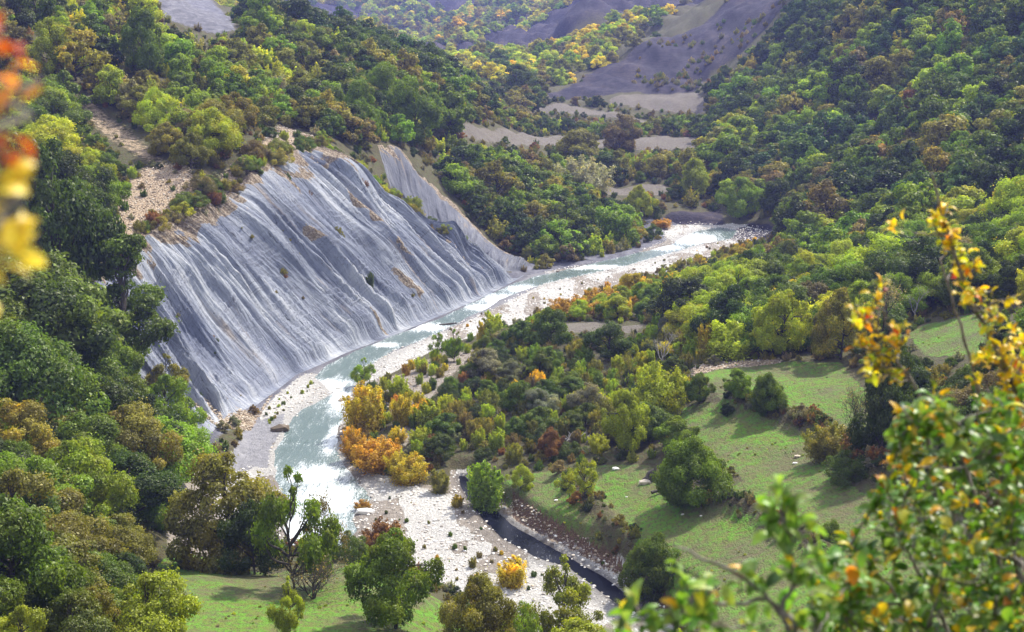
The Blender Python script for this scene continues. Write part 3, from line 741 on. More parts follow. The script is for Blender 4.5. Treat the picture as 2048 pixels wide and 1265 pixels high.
PAL = {   # real leaf colours, linear
 'deep': [(.048,.078,.013),(.058,.090,.015),(.042,.066,.017)],
 'green': [(.100,.155,.015),(.120,.180,.017),(.092,.135,.019),(.082,.130,.015)],
 'fresh': [(.185,.290,.018),(.22,.32,.022),(.165,.255,.018)],
 'lime': [(.34,.40,.026),(.38,.42,.030),(.30,.37,.024)],
 'olive': [(.20,.190,.034),(.23,.215,.040),(.18,.180,.032)],
 'yellow': [(.52,.42,.024),(.48,.42,.026),(.54,.40,.02)],
 'orange': [(.50,.29,.028),(.46,.25,.028),(.54,.34,.03)],
 'rust': [(.24,.12,.040),(.20,.095,.04),(.27,.14,.045)],
 'brown': [(.20,.155,.065),(.23,.19,.080),(.18,.145,.060)],
 'grey': [(.23,.22,.15),(.20,.20,.13)],
 'blue': [(.055,.112,.030),(.065,.125,.036)],
}
WORD = {'deep':'dark green','green':'green','fresh':'bright green','lime':'yellow-green','olive':'olive','yellow':'yellow','orange':'orange','rust':'rusty red','brown':'brown','grey':'grey-brown','blue':'blue-green'}
def pick_tint(pal):
    c = np.array(PAL[pal][RNG.integers(len(PAL[pal]))]) * RNG.uniform(.8, 1.25)
    return tuple(float(x) for x in c * np.array([RNG.uniform(.88, 1.12), 1, RNG.uniform(.85, 1.15)]))
def put_plant(key, kind, xyz, h, wscale, tint, label, group=None, parts=True, rz=None, tilt=(0, 0)):
    rz = RNG.uniform(0, 6.28) if rz is None else rz
    m = MODELS[key]
    sx = h * wscale
    if parts:
        root = bpy.data.objects.new(kind, None); COL.objects.link(root)
        root.empty_display_size = .5
        for nm, k in (('trunk', 'trunk'), ('crown', 'crown')):
            c = bpy.data.objects.new(nm, m[k]); COL.objects.link(c); c.parent = root; c['tint'] = tint
    else:
        root = bpy.data.objects.new(kind, m['whole']); COL.objects.link(root); root['tint'] = tint
    root.location = xyz; root.rotation_euler = (tilt[0], tilt[1], rz); root.scale = (sx, sx, h)
    root['label'] = label; root['category'] = 'bush' if ('bush' in kind or 'shrub' in kind or 'juniper' in kind) else 'tree'
    if group: root['group'] = group
    return root
# ---------------------------------------------------------------- single trees and bushes one can point to
# u, v of the foot in the survey photograph; height in metres; width factor
# model, kind, foot u, v, top v, width in the photograph's pixels, leaf colour, strength, description
HERO = [
 ('oak_b','broadleaf_tree',455,1140,893,215,'olive',1.0,'big olive-green tree with dark trunks at the far edge of the small meadow'),
 ('bare_multi','broadleaf_tree',378,1112,1010,80,'grey',1,'thin grey twiggy tree on pale ground left of the meadow trees'),
 ('airy_b','broadleaf_tree',590,1178,912,175,'fresh',.75,'half-bare tree with black forked trunk standing on the small meadow'),
 ('oak_a','broadleaf_tree',510,1150,985,130,'deep',1,'dark low tree behind the black forked trunk on the meadow'),
 ('twiggy','broadleaf_tree',640,1165,965,110,'brown',.8,'brown twiggy tree leaning over the river beside the forked trunk'),
 ('bare_multi','shrub',628,1198,1090,170,'brown',1,'leafless brown shrub with arching stems on the small meadow'),
 ('oak_c','broadleaf_tree',790,1258,1040,205,'fresh',.62,'dense bright green many-stemmed tree at the meadow corner by white gravel'),
 ('coppice_a','shrub',765,1112,1035,80,'rust',.9,'reddish-tipped bush at the meadow edge against the white gravel'),
 ('low_bush','shrub',705,1122,1055,80,'green',.9,'low green bush on the meadow edge beside the foamy river'),
 ('airy_b','sapling_tree',580,1268,1140,75,'lime',.9,'slender yellow-green sapling in the bottom of the meadow'),
 ('oak_b','broadleaf_tree',305,1340,1128,195,'lime',.80,'golden yellow-green tree at the near left edge of the meadow'),
 ('maple_a','broadleaf_tree',190,1320,1160,120,'olive',1.0,'olive tree beside the golden tree near the meadow'),
 ('maple_a','broadleaf_tree',50,1345,1200,130,'lime',.8,'yellow-green tree lowest on the near left slope'),
 ('oak_a','broadleaf_tree',955,1310,1130,150,'olive',1.0,'olive-green tree with yellow tips on the near gravel edge'),
 ('airy_b','broadleaf_tree',1130,1290,1092,165,'lime',.62,'yellow-green spreading tree in front of the dark stagnant channel'),
 ('low_bush','shrub',1045,1290,1195,90,'fresh',.9,'green bush at the lower end of the white gravel bar'),
 ('maple_a','broadleaf_tree',1150,1345,1222,180,'lime',.75,'yellow-green tree top at the bottom edge beside white gravel'),
 ('dome','broadleaf_tree',1308,1192,1055,125,'green',.9,'rounded green tree at the end of the eroded grass bank'),
 ('dome','broadleaf_tree',1378,1005,864,158,'fresh',.72,'dense rounded bright green tree alone on the grass terrace'),
 ('oak_c','broadleaf_tree',1352,900,828,95,'fresh',.7,'smaller green tree just behind the dense rounded terrace tree'),
 ('airy','sapling_tree',1139,1003,928,62,'lime',1,'slim young yellow-green tree, left one of the pair on the terrace'),
 ('airy','sapling_tree',1169,1008,906,70,'lime',.95,'slim young yellow-green tree, right one of the pair on the terrace'),
 ('coppice_b','shrub',972,1020,914,66,'fresh',1.1,'tall bright green bush overhanging the head of the dark channel'),
 ('maple_a','shrub',1042,978,922,52,'lime',1.0,'lone yellow-green bush on the grass behind the dark channel'),
 ('oak_c','broadleaf_tree',1102,918,850,60,'rust',.9,'small rusty red tree at the back of the grass terrace'),
 ('oak_c','broadleaf_tree',1250,905,772,105,'lime',.85,'tall yellow-green tree behind the grass terrace near dead branches'),
 ('coppice_c','broadleaf_tree',1325,830,725,95,'lime',.85,'yellow-green tree above the terrace with golden tips'),
 ('oak_c','broadleaf_tree',1398,808,742,60,'green',1.1,'round green tree at the corner of the upper grass field'),
 ('dome','broadleaf_tree',1532,822,742,72,'green',1.1,'small dark green tree with clear trunk in the hedge row'),
 ('oak_c','broadleaf_tree',1474,797,735,62,'fresh',.9,'small leaning green tree left of the dark hedge-row tree'),
 ('bare_multi','broadleaf_tree',1710,880,745,75,'grey',1,'bare dark-stemmed tree at the corner of the hedge row'),
 ('oak_b','broadleaf_tree',1765,915,690,135,'deep',1.0,'large very dark green tree at the hedge-row corner'),
 ('juniper','shrub',1900,960,800,150,'deep',1.2,'dark green bush behind the yellow-leaved branches'),
 ('coppice_c','shrub',1655,918,845,80,'olive',1.0,'olive bush with reddish tips on the hedge bank'),
 ('low_bush','shrub',1700,955,900,110,'green',.8,'green spreading bush at the foot of the hedge-row corner tree'),
 ('low_bush','shrub',1660,1082,1035,58,'green',1.1,'round green bush alone in the middle of the grass terrace'),
 ('bare_pale','broadleaf_tree',1325,738,640,85,'grey',1,'pale leafless tree with white trunk above the central thicket'),
 ('oak_b','broadleaf_tree',1218,718,638,92,'deep',1.4,'dark green tree below the small tan table of land'),
 ('twiggy','broadleaf_tree',1255,790,695,55,'olive',1,'ivy-clad stump tree in the central thicket'),
 ('oak_c','broadleaf_tree',1100,700,612,90,'green',.95,'green tree at the left end of the tan table of land'),
 ('coppice_a','broadleaf_tree',1465,718,638,90,'lime',1.25,'very bright lime tree at the back of the upper field'),
 ('oak_c','broadleaf_tree',1565,718,578,125,'lime',.9,'tall yellow-green tree behind the upper grass field'),
 ('maple_a','broadleaf_tree',1680,720,575,110,'olive',1.1,'olive-green tree with dark forked trunk at the upper field corner'),
 ('coppice_b','sapling_tree',1408,712,640,30,'yellow',.8,'thin yellow sapling left of the bright lime tree'),
 ('maple_a','broadleaf_tree',1350,635,562,75,'lime',1.3,'bright yellow-lime tree by the edge of the gravel bed'),
 ('oak_c','broadleaf_tree',1270,600,545,75,'yellow',.8,'golden yellow tree beside the gravel left of the lime tree'),
 ('coppice_c','shrub',1145,640,592,85,'orange',.75,'wide orange bush at the gravel edge above the central thicket'),
 ('coppice_c','shrub',1205,612,576,66,'orange',.85,'orange bush on the gravel edge, middle of the orange row'),
 ('oak_a','broadleaf_tree',1480,540,495,90,'yellow',.65,'broad yellow-green tree at the upstream gravel edge'),
 ('twiggy','broadleaf_tree',1765,690,550,120,'grey',1,'grey nearly leafless tree below the high grass field'),
 ('bare_pale','broadleaf_tree',1830,640,560,70,'grey',1,'grey bare tree in front of the dark hillside hollow'),
 ('airy','sapling_tree',877,722,662,40,'fresh',1.1,'small bright green tree at the edge of the gravel plain'),
 ('airy_b','sapling_tree',908,725,655,45,'fresh',1.0,'leafy green sapling right of the small riverside tree'),
 ('coppice_b','sapling_tree',988,680,622,38,'lime',1.1,'yellow-green sapling on the gravel plain edge'),
 ('coppice_b','sapling_tree',965,685,642,20,'yellow',.9,'small golden sapling beside the yellow-green one on gravel'),
 ('airy_b','sapling_tree',728,772,712,52,'fresh',1.2,'bright green sapling at the river bend opposite the cliff foot'),
 ('coppice_a','shrub',728,862,765,80,'yellow',.85,'yellow bush on the river bank below the green sapling'),
 ('coppice_c','shrub',712,915,860,50,'orange',.8,'orange bush leaning over the inner river bend'),
 ('coppice_c','shrub',752,938,872,90,'orange',1.0,'large glowing orange bush at the inner bend of the river'),
 ('coppice_c','shrub',812,962,900,78,'yellow',.85,'rounded orange bush at the downstream end of the orange clump'),
 ('coppice_a','shrub',798,800,748,40,'lime',1.0,'yellow-green bush on the stony strip behind the river'),
 ('coppice_b','shrub',738,810,768,50,'yellow',.7,'low yellow-green bush on the stony inner bank'),
 ('coppice_a','shrub',806,850,785,45,'yellow',.9,'golden bush beside the sandy path'),
 ('coppice_b','shrub',855,855,800,48,'lime',.8,'yellow-green bush right of the sandy path'),
 ('coppice_b','shrub',880,985,935,36,'olive',1.1,'small olive bush on the end of the white gravel bar'),
 ('coppice_b','shrub',915,1014,988,22,'yellow',.7,'tiny yellow-green bush at the head of the dark channel'),
 ('coppice_c','shrub',726,1018,998,30,'orange',.7,'small rusty-orange shrub growing behind the river boulder'),
 ('coppice_b','shrub',1022,1172,1112,55,'yellow',1.1,'thin golden shrub on the near end of the gravel'),
 ('coppice_b','shrub',945,1135,1110,16,'olive',1.1,'tiny dry bush out on the white gravel'),
 ('tall_tiered','broadleaf_tree',255,760,468,160,'green',.95,'tall dark green tiered tree in front of the left end of the cliff'),
 ('oak_b','broadleaf_tree',120,690,300,230,'deep',1.4,'tallest dark green tree behind the orange branch on the left'),
 ('maple_a','broadleaf_tree',335,890,745,125,'fresh',.95,'yellowish-green tree on the rubble at the left foot of the cliff'),
 ('airy_b','broadleaf_tree',335,790,705,80,'olive',1.1,'thin olive tree standing against the foot of the cliff'),
 ('oak_b','broadleaf_tree',225,800,660,110,'fresh',.75,'green tree under the tall tiered tree'),
 ('oak_c','broadleaf_tree',285,160,25,95,'green',1.0,'tall green tree rising above the upper left slope'),
 ('maple_a','broadleaf_tree',105,150,45,75,'lime',.75,'yellow-green tree high on the left slope beside the dark round one'),
 ('oak_a','broadleaf_tree',775,240,128,110,'fresh',.85,'large bright green tree at the top of the wooded spur'),
 ('oak_b','broadleaf_tree',725,270,160,75,'fresh',.75,'green tree on the spur above the grey hollow'),
 ('oak_b','broadleaf_tree',830,295,170,85,'green',1.15,'green tree on the right flank of the wooded spur'),
 ('oak_a','broadleaf_tree',665,262,175,70,'green',1.1,'green tree left of the large spur tree above the cliff'),
 ('dome','broadleaf_tree',755,140,72,95,'deep',1.3,'dark round tree on the skyline left of the pale rubble'),
 ('dome','broadleaf_tree',860,175,90,90,'deep',1.2,'dark round tree on the skyline above the white rubble'),
 ('oak_c','broadleaf_tree',1035,185,130,90,'green',.8,'broad green tree left of the upper tan fields'),
 ('oak_b','broadleaf_tree',1240,305,230,75,'brown',.85,'brown-tinted tree on the edge of the lower tan field'),
 ('oak_b','broadleaf_tree',1162,340,258,105,'olive',1.0,'large olive-green tree below the lower tan field'),
 ('coppice_c','broadleaf_tree',1165,392,315,95,'grey',1.6,'pale grey-green tree below the large olive tree'),
 ('maple_a','broadleaf_tree',1280,440,370,60,'lime',.75,'yellowish-green tree at the edge of the small green terrace'),
 ('oak_b','broadleaf_tree',1385,400,318,65,'lime',.75,'yellow-green tree right of the small green terrace'),
 ('oak_c','broadleaf_tree',1480,440,355,90,'fresh',.9,'green tree above the upstream end of the gravel'),
 ('oak_b','broadleaf_tree',1550,300,232,70,'fresh',.8,'bright green tree on the lower right hillside'),
 ('coppice_b','shrub',1322,455,438,34,'orange',.9,'small orange bush at the river head under dark bank'),
 ('oak_b','broadleaf_tree',1500,155,122,30,'yellow',.65,'yellow tree at the edge of the wooded right hillside'),
 ('oak_b','broadleaf_tree',1557,165,120,36,'lime',.9,'lime-yellow tree right of the yellow hillside tree'),
 ('oak_c','broadleaf_tree',1755,105,80,32,'rust',.6,'dark red tree among green trees on the right hillside'),
 ('juniper','shrub',892,805,762,60,'deep',1.3,'dark juniper bush above the sandy path'),
 ('juniper','shrub',1000,728,690,60,'deep',1.2,'round dark juniper at the back of the central thicket'),
 ('juniper','shrub',888,908,865,50,'deep',1.5,'round dark green bush above the orange clump'),
 ('juniper','shrub',1755,490,430,70,'deep',1.3,'large dark round bush above the pale clearing'),
 ('low_bush','shrub',675,480,452,24,'olive',.9,'small dark bush growing on the rubble ledge in the cliff'),
 ('coppice_b','shrub',740,578,545,14,'green',.7,'small green bush clinging to the lower cliff face'),
 ('low_bush','shrub',888,540,526,14,'yellow',.5,'dry yellowish tuft on the right part of the cliff'),
 ('low_bush','shrub',567,547,535,15,'olive',1.0,'tiny olive bush in the middle of the cliff face'),
 ('low_bush','shrub',455,612,600,14,'olive',.9,'tiny bush on the left part of the cliff face'),
 ('low_bush','shrub',575,360,345,16,'green',.8,'small green bush on the upper cliff face'),
 ('coppice_c','shrub',722,378,358,24,'rust',.8,'small dark red bush on the cliff ridge'),
 ('low_bush','shrub',617,390,380,14,'rust',.7,'tiny red shrub on the upper cliff face'),
 ('coppice_c','shrub',825,418,392,34,'lime',.65,'yellow-green bush on the ridge between the two grey faces'),
 ('low_bush','shrub',862,450,432,30,'green',.8,'green bush halfway down the ridge between the two grey faces'),
 ('low_bush','shrub',920,480,465,28,'green',1.0,'green bush low on the ridge between the two grey faces'),
]
hp = cast([(h[2], h[3]) for h in HERO], fn=ground_h)
taken = []
for H_, p in zip(HERO, hp):
    key, kind, uu, vv, vt, wpx, pal, mul, lab = H_
    t = tuple(float(c * mul) for c in np.mean(PAL[pal], axis=0))
    m_ = MODELS[key]; dist = math.hypot(p[0], p[1])
    h = (vv - vt) * dist / F * 1.0 / m_['top']; ws = wpx * dist / F / (h * m_['ext'])
    put_plant(key, kind, (p[0], p[1], p[2] - .12), h, ws, t, lab)
    taken.append((p[0], p[1], wpx * dist / F * .42))
TAKEN = np.array(taken)
def zg(x, y): return float(ground_h([x], [y])[0])
# ---------------------------------------------------------------- woods and thickets
def near_open(x, y, m):
    """metres to the nearest ground kept open (negative on it)"""
    d = np.minimum(poly_sd(FLOOD, x, y), poly_sd(_cq, x, y)); d = np.minimum(d, poly_sd(_s2w, x, y) + .5)
    for k in m: d = np.minimum(d, poly_sd(OUTW[k], x, y))
    return d
OPEN = ['meadow','terrace','upper_field','high_field','far_field_a','far_field_b','far_field_c','far_field_d','table','pocket','dark_slope','left_bare','slate_bank','dark_bank','sand_path']
# zones: name, outline in the survey photograph, phrase used in descriptions, mix of (plant type, palette, weight)
Z = [
 ('near_left', [(-400,880),(120,880),(330,930),(360,1140),(330,1400),(-400,1400)], 'on the near left slope', [('t','green',4),('t','olive',3),('t','deep',3),('t','fresh',2),('c','olive',2),('t','brown',.15)], 4.0, (5,8)),
 ('left_wood', [(-400,480),(60,470),(240,470),(330,760),(360,900),(330,960),(120,900),(-400,900)], 'in the wood left of the cliff', [('t','green',6),('t','deep',4),('t','fresh',2.5),('t','rust',.15),('t','olive',1)], 5.2, (9,14)),
 ('left_mid', [(-400,260),(100,240),(160,300),(330,380),(220,440),(200,500),(-400,500)], 'above the rubble left of the cliff', [('t','green',3),('c','lime',3.5),('c','olive',2),('t','fresh',4),('t','lime',2),('t','deep',1)], 4.8, (6,9)),
 ('left_up', [(-400,-250),(420,-250),(650,60),(720,160),(640,250),(540,300),(400,420),(300,420),(120,280),(-400,280)], 'on the slope above the cliff', [('c','lime',5),('c','olive',5.0),('t','green',2.0),('t','fresh',2.4),('t','lime',2.6),('t','olive',3),('t','deep',1.0),('t','brown',.5),('c','grey',1.2)], 5.4, (4.5,8.5)),
 ('spur', [(640,180),(760,120),(950,230),(1000,330),(1300,470),(1330,500),(1040,560),(930,420),(860,310),(760,290),(640,290)], 'on the wooded spur right of the cliff', [('t','green',5),('t','fresh',4),('c','lime',3.5),('t','deep',1.2),('c','olive',3),('t','olive',1.5),('t','brown',.8)], 4.8, (5,9.5)),
 ('thicket', [(850,690),(1060,640),(1330,640),(1420,700),(1390,800),(1360,900),(1130,935),(1000,950),(900,960),(840,890),(860,790)], 'in the central thicket', [('c','lime',4.2),('c','olive',4.5),('t','green',2),('j','deep',2.2),('c','brown',1.6),('c','rust',.4),('c','fresh',2.6),('c','yellow',.3),('t','grey',.8)], 3.2, (2.8,5)),
 ('gravel_edge', [(1050,650),(1130,600),(1230,560),(1360,520),(1450,490),(1560,470),(1560,560),(1400,640),(1130,650)], 'between the gravel and the tan table', [('c','orange',.5),('c','yellow',2.4),('t','lime',4),('t','fresh',2),('t','green',3),('j','deep',1)], 4.0, (3.5,6)),
 ('right_wood', [(1330,640),(1560,500),(1700,460),(2400,380),(2400,700),(1960,640),(1820,660),(1740,740),(1690,725),(1500,725),(1400,740)], 'in the wood behind the grass fields', [('t','green',5),('t','fresh',3.4),('t','lime',4.2),('t','deep',1.6),('c','lime',1.5),('c','olive',1.5),('t','brown',.6),('t','yellow',.4)], 5.0, (5.5,9)),
 ('bank_strip', [(1740,730),(1820,670),(1850,715),(1980,715),(2400,720),(2400,1200),(1950,1060),(1720,960),(1760,860)], 'beyond the yellow-leaved branches', [('t','deep',3),('t','green',3),('c','olive',2),('t','brown',1)], 4.8, (5,8)),
 ('valley', [(880,200),(1420,180),(1560,220),(1560,480),(1330,450),(1040,440),(960,300)], 'on the terraces around the tan fields', [('t','green',4),('t','deep',3),('t','fresh',1.6),('t','olive',2.4),('t','brown',1.2),('c','olive',2),('c','lime',.8)], 5.8, (5,9)),
 ('right_hill', [(1400,150),(1600,-250),(2500,-250),(2500,420),(1700,470),(1540,500),(1480,440),(1380,250)], 'on the wooded right hillside', [('t','green',6),('t','deep',4.5),('t','blue',3),('t','olive',2.4),('t','fresh',2.4),('t','lime',.8),('t','brown',.7),('t','rust',.12),('c','olive',1.5)], 7.0, (6.5,12)),
 ('behind', [(440,40),(700,60),(960,120),(1000,230),(900,230),(700,170),(600,90)], 'on the skyline ridge', [('t','deep',4),('t','green',3),('t','blue',2)], 6.5, (6,10)),
]
def in_poly(poly, u, v):
    return poly_sd(np.array(poly, float), u, v) < 0
pts = []
for i, (nm, poly, phrase, mixw, sp, hr) in enumerate(Z):
    pp = np.array(poly)
    pass
# jittered grid over the whole valley, thinned by distance
def scatter(sp, x0, x1, y0, y1, seed):
    xs = np.arange(x0, x1, sp); ys = np.arange(y0, y1, sp)
    X, Y = np.meshgrid(xs, ys); r = np.random.default_rng(seed)
    X = X + (np.arange(len(ys))[:, None] % 2) * sp * .5
    return (X + r.uniform(-.42, .42, X.shape) * sp).ravel(), (Y + r.uniform(-.42, .42, X.shape) * sp).ravel()
plants = []     # x, y, z, h, w, model, palette, tint, zone phrase, kind, zone
def occluded(x, y, z, top):
    """does higher ground stand between the camera and the top of the plant"""
    n = 26; occ = np.zeros(len(x), bool)
    for k in range(1, n):
        t = k / n * .97
        if t < .25: continue
        zz = CAMH + (z + top - CAMH) * t
        occ |= h_base(x * t, y * t) > zz + .6
    return occ
NEARM = {'t': ['oak_a','oak_b','oak_c','maple_a','dome','oak_a','oak_b'], 'c': ['coppice_a','coppice_b','coppice_c'], 'j': ['juniper','low_bush']}
FARM = {'t': ['far_0','far_1','far_2','far_3','far_4'], 'c': ['farc_0','farc_1','farc_2'], 'j': ['far_4']}
for zi, (nm, poly, phrase, mixw, sp, hr) in enumerate(Z):
    if nm in ('near_left',): b = (-70, 10, 85, 165)
    elif nm == 'left_wood': b = (-110, -20, 140, 250)
    elif nm == 'left_mid': b = (-120, -40, 190, 290)
    elif nm == 'left_up': b = (-190, -15, 235, 520)
    elif nm == 'spur': b = (-60, 50, 300, 560)
    elif nm == 'thicket': b = (-15, 40, 180, 290)
    elif nm == 'gravel_edge': b = (0, 75, 260, 400)
    elif nm == 'right_wood': b = (25, 150, 200, 380)
    elif nm == 'bank_strip': b = (40, 90, 120, 235)
    elif nm == 'valley': b = (-30, 110, 380, 700)
    elif nm == 'right_hill': b = (60, 300, 300, 760)
    else: b = (-120, 10, 440, 620)
    x, y = scatter(sp, *b, seed=100 + zi)
    z = ground_h(x, y)
    u, v = project(x, y, z)
    ok = in_poly(poly, u, v) & (u > -260) & (u < 2310) & (v < 1480) & (v > -330)
    x, y, z, u, v = (a[ok] for a in (x, y, z, u, v))
    d = near_open(x, y, OPEN)
    lim = 1.2 if nm in ('thicket', 'gravel_edge') else 1.8
    ok = d > lim * np.where(y > 350, 1.3, 1)
    if nm in ('left_up', 'left_mid'):
        ok &= ~((poly_sd(OUTW['scree'], x, y) < .5)); ok &= (poly_sd(OUTW['rubble_top'], x, y) > 0) | (RNG.uniform(0, 1, len(x)) < .22)
    x, y, z, u, v = (a[ok] for a in (x, y, z, u, v))
    keep = np.array([not np.any(np.hypot(TAKEN[:, 0] - a, TAKEN[:, 1] - c) < TAKEN[:, 2] + .6) for a, c in zip(x, y)], bool) if len(x) else np.zeros(0, bool)
    x, y, z, u, v = (a[keep] for a in (x, y, z, u, v))
    occ = occluded(x, y, z, hr[1])
    x, y, z, u, v = (a[~occ] for a in (x, y, z, u, v))
    w = np.array([m[2] for m in mixw]); w = w / w.sum()
    cl = fbm(x / 16, y / 22, 200 + zi, 3)
    cl = (np.argsort(np.argsort(cl)) + .5) / max(len(cl), 1)
    for k in range(len(x)):
        q = (cl[k] + RNG.normal(0, .23)) % 1.0
        typ, pal, _ = mixw[int(np.searchsorted(np.cumsum(w), q, side='right').clip(0, len(w) - 1))]
        if RNG.uniform() < .06: continue
        hh = RNG.uniform(*hr) * (1.35 if RNG.uniform() < .1 and nm not in ('thicket', 'gravel_edge') else 1) * (.72 if typ == 'c' else .5 if typ == 'j' else 1)
        dist = math.hypot(x[k], y[k])
        src = (NEARM if dist < 300 else FARM)[typ]
        mk = src[RNG.integers(len(src))]
        edge = min(1, max(.45, near_open(x[k:k+1], y[k:k+1], OPEN)[0] / 6)) if nm not in ('thicket', 'gravel_edge') else 1
        if nm in ('left_up',) and poly_sd(OUTW['rubble_top'], x[k:k+1], y[k:k+1])[0] < 0: edge = .4
        plants.append([x[k], y[k], z[k], hh * edge, RNG.uniform(.85, 1.2) * (1.0 if typ != 'j' else 1.0), mk, pal, pick_tint(pal), phrase, typ, nm])
CAPS = [OUT[k] for k in OPEN if k not in ('left_bare', 'sand_path', 'meadow')] + [
 [(310,480),(560,320),(640,300),(800,405),(1000,545),(860,645),(560,785),(420,840),(330,800)], [(770,300),(850,360),(1020,520),(960,530)],
 [(700,740),(860,665),(1000,650),(1060,625),(1130,598),(1250,566),(1360,535),(1500,488),(1470,462),(1340,465),(1290,500),(1040,560),(800,670),(690,720)],
 [(560,880),(640,820),(690,820),(690,900),(720,950),(900,1000),(1050,1110),(1200,1230),(1000,1180),(700,1080),(580,1000)], [(905,960),(1000,1060),(1180,1130),(1240,1110),(1030,1000)], OUT['scree'], OUT['left_bare'], OUT['meadow'], [(225,430),(310,350),(370,345),(400,385),(480,350),(420,410),(330,455),(235,480)], [(195,480),(325,480),(335,735),(200,735)], [(410,800),(540,790),(600,850),(560,960),(450,940),(385,880)], [(350,990),(440,930),(440,1110),(345,1110)]]
_cap = [np.array(c, float) for c in CAPS]
def fits(u, v):
    m = np.zeros(len(u), bool)
    for c in _cap: m |= poly_sd(c, u, v) < 0
    return ~m
P_ = np.array([[p[0], p[1], p[2], p[3]] for p in plants]); full = P_[:, 3].copy()
for it in range(7):
    bad = np.zeros(len(P_), bool); wl = np.array([p[10] in ('left_wood', 'near_left', 'left_mid') for p in plants]); wd = P_[:, 3] * .38 * np.where(P_[:, 1] > 350, 1.0, np.where(wl, 1.1, .4)) / P_[:, 1] * F
    for q_ in (1.05, .8, .55, .3):
        u, v = project(P_[:, 0], P_[:, 1], P_[:, 2] + P_[:, 3] * q_)
        bad |= ~(fits(u, v) & fits(u - wd, v) & fits(u + wd, v))
    P_[bad, 3] *= .8
keep_ = P_[:, 3] > full * np.where(P_[:, 1] > 350, .36, .28)
for p, hh in zip(plants, P_[:, 3]): p[3] = float(hh)
plants = [p for p, k_ in zip(plants, keep_) if k_]
# far hills
x, y = scatter(8.0, -700, 760, 640, 2100, 900)
z = ground_h(x, y); u, v = project(x, y, z)
m_ = (u > -150) & (u < 2200) & (v > -260) & (v < 260)
x, y, z = x[m_], y[m_], z[m_]
cover = fbm(x / 60, y / 110, 77, 4)
m_ = (near_open(x, y, OPEN) > 2) & (cover + RNG.normal(0, .04, len(x)) < .51) & ~in_poly(Z[10][1], *project(x, y, z)) 
x, y, z = x[m_], y[m_], z[m_]
m_ = ~occluded(x, y, z, 8)
x, y, z = x[m_], y[m_], z[m_]
for k in range(len(x)):
    pal = ['olive','lime','green','olive','yellow','fresh','grey'][RNG.choice(7, p=[.20,.34,.14,.08,.12,.10,.02])]
    plants.append([x[k], y[k], z[k], RNG.uniform(5, 9), 1.15, FARM['t'][RNG.integers(5)], pal, tuple(min(.7, q_ * 1.35) for q_ in pick_tint(pal)), 'far', 't', 'far'])  # far tints brightened: sunlight on the slopes put into leaf colour
print('PLANTS', len(plants))

# undergrowth: low clumps between the trees
for nm_, sp_, lo, hi in (('a', 2.3, 85, 300), ('b', 4.2, 300, 640)):
    x, y = scatter(sp_, -170, 200, lo, hi, 300 + lo)
    z = ground_h(x, y); u, v = project(x, y, z)
    ok = (u > -80) & (u < 2130) & (v > -120) & (v < 1400)
    x, y, z = x[ok], y[ok], z[ok]
    d = near_open(x, y, OPEN)
    hd = np.minimum.reduce([line_d(HEDGES[k], x, y) for k in HEDGES])
    ok = ((d > .7) & (RNG.uniform(0, 1, len(x)) < .85)) | ((hd < 1.6) & (RNG.uniform(0, 1, len(x)) < .8))
    ok &= ~((poly_sd(OUTW['scree'], x, y) < 0) | (poly_sd(OUTW['left_dirt'], x, y) < 0) | (poly_sd(OUTW['debris_fan'], x, y) < 0)) | (RNG.uniform(0, 1, len(x)) < .12)
    ok &= (poly_sd(OUTW['rubble_top'], x, y) > 0) | (RNG.uniform(0, 1, len(x)) < .40)
    x, y, z = x[ok], y[ok], z[ok]
    occ = occluded(x, y, z, 1.5); x, y, z = x[~occ], y[~occ], z[~occ]
    for k in range(len(x)):
        pal = ['olive','green','brown','deep','grey','lime','rust'][RNG.choice(7, p=[.28,.22,.17,.12,.11,.06,.04])]
        plants.append([x[k], y[k], z[k], RNG.uniform(.7, 1.7) * (1 if lo < 300 else 1.6), 1.0, ['farc_0','farc_2','far_4'][RNG.integers(3)], pal, pick_tint(pal), 'under', 'u', 'under'])

x = RNG.uniform(-60, 110, 19000); y = RNG.uniform(95, 260, 19000)
z = ground_h(x, y); dg = np.minimum.reduce([poly_sd(OUTW[k], x, y) for k in ('meadow', 'terrace', 'upper_field', 'high_field')])
cl_ = fbm(x / 7, y / 7, 88, 3); ok = (dg < 0) & (RNG.uniform(0, 1, len(x)) < np.clip((cl_ - .5) * 2.2, .01, .8))
for a_, b_, c_ in zip(x[ok], y[ok], z[ok]):
    pal = ['olive', 'lime', 'grey', 'fresh'][RNG.integers(4)]
    plants.append([a_, b_, c_ + .08, RNG.uniform(.06, .26), 1.6, ['farc_0', 'farc_2'][RNG.integers(2)], pal, pick_tint(pal), 'under', 'u', 'under'])
for hk, n_ in (('hedge_field', 110), ('hedge_river', 60), ('hedge_mid', 70)):
    L_ = HEDGES[hk]
    for q in range(n_):
        t_ = RNG.uniform(0, len(L_) - 1.001); i_ = int(t_); p_ = L_[i_] + (L_[i_ + 1] - L_[i_]) * (t_ - i_) + RNG.normal(0, .7, 3)
        pal = ['olive', 'brown', 'deep', 'green', 'rust', 'grey'][RNG.integers(6)]
        plants.append([p_[0], p_[1], float(ground_h([p_[0]], [p_[1]])[0]), RNG.uniform(.5, 1.7) * (1 if hk == 'hedge_field' else .6), 1.1, ['farc_0', 'farc_2', 'far_4'][RNG.integers(3)], pal, pick_tint(pal), 'under', 'u', 'under'])

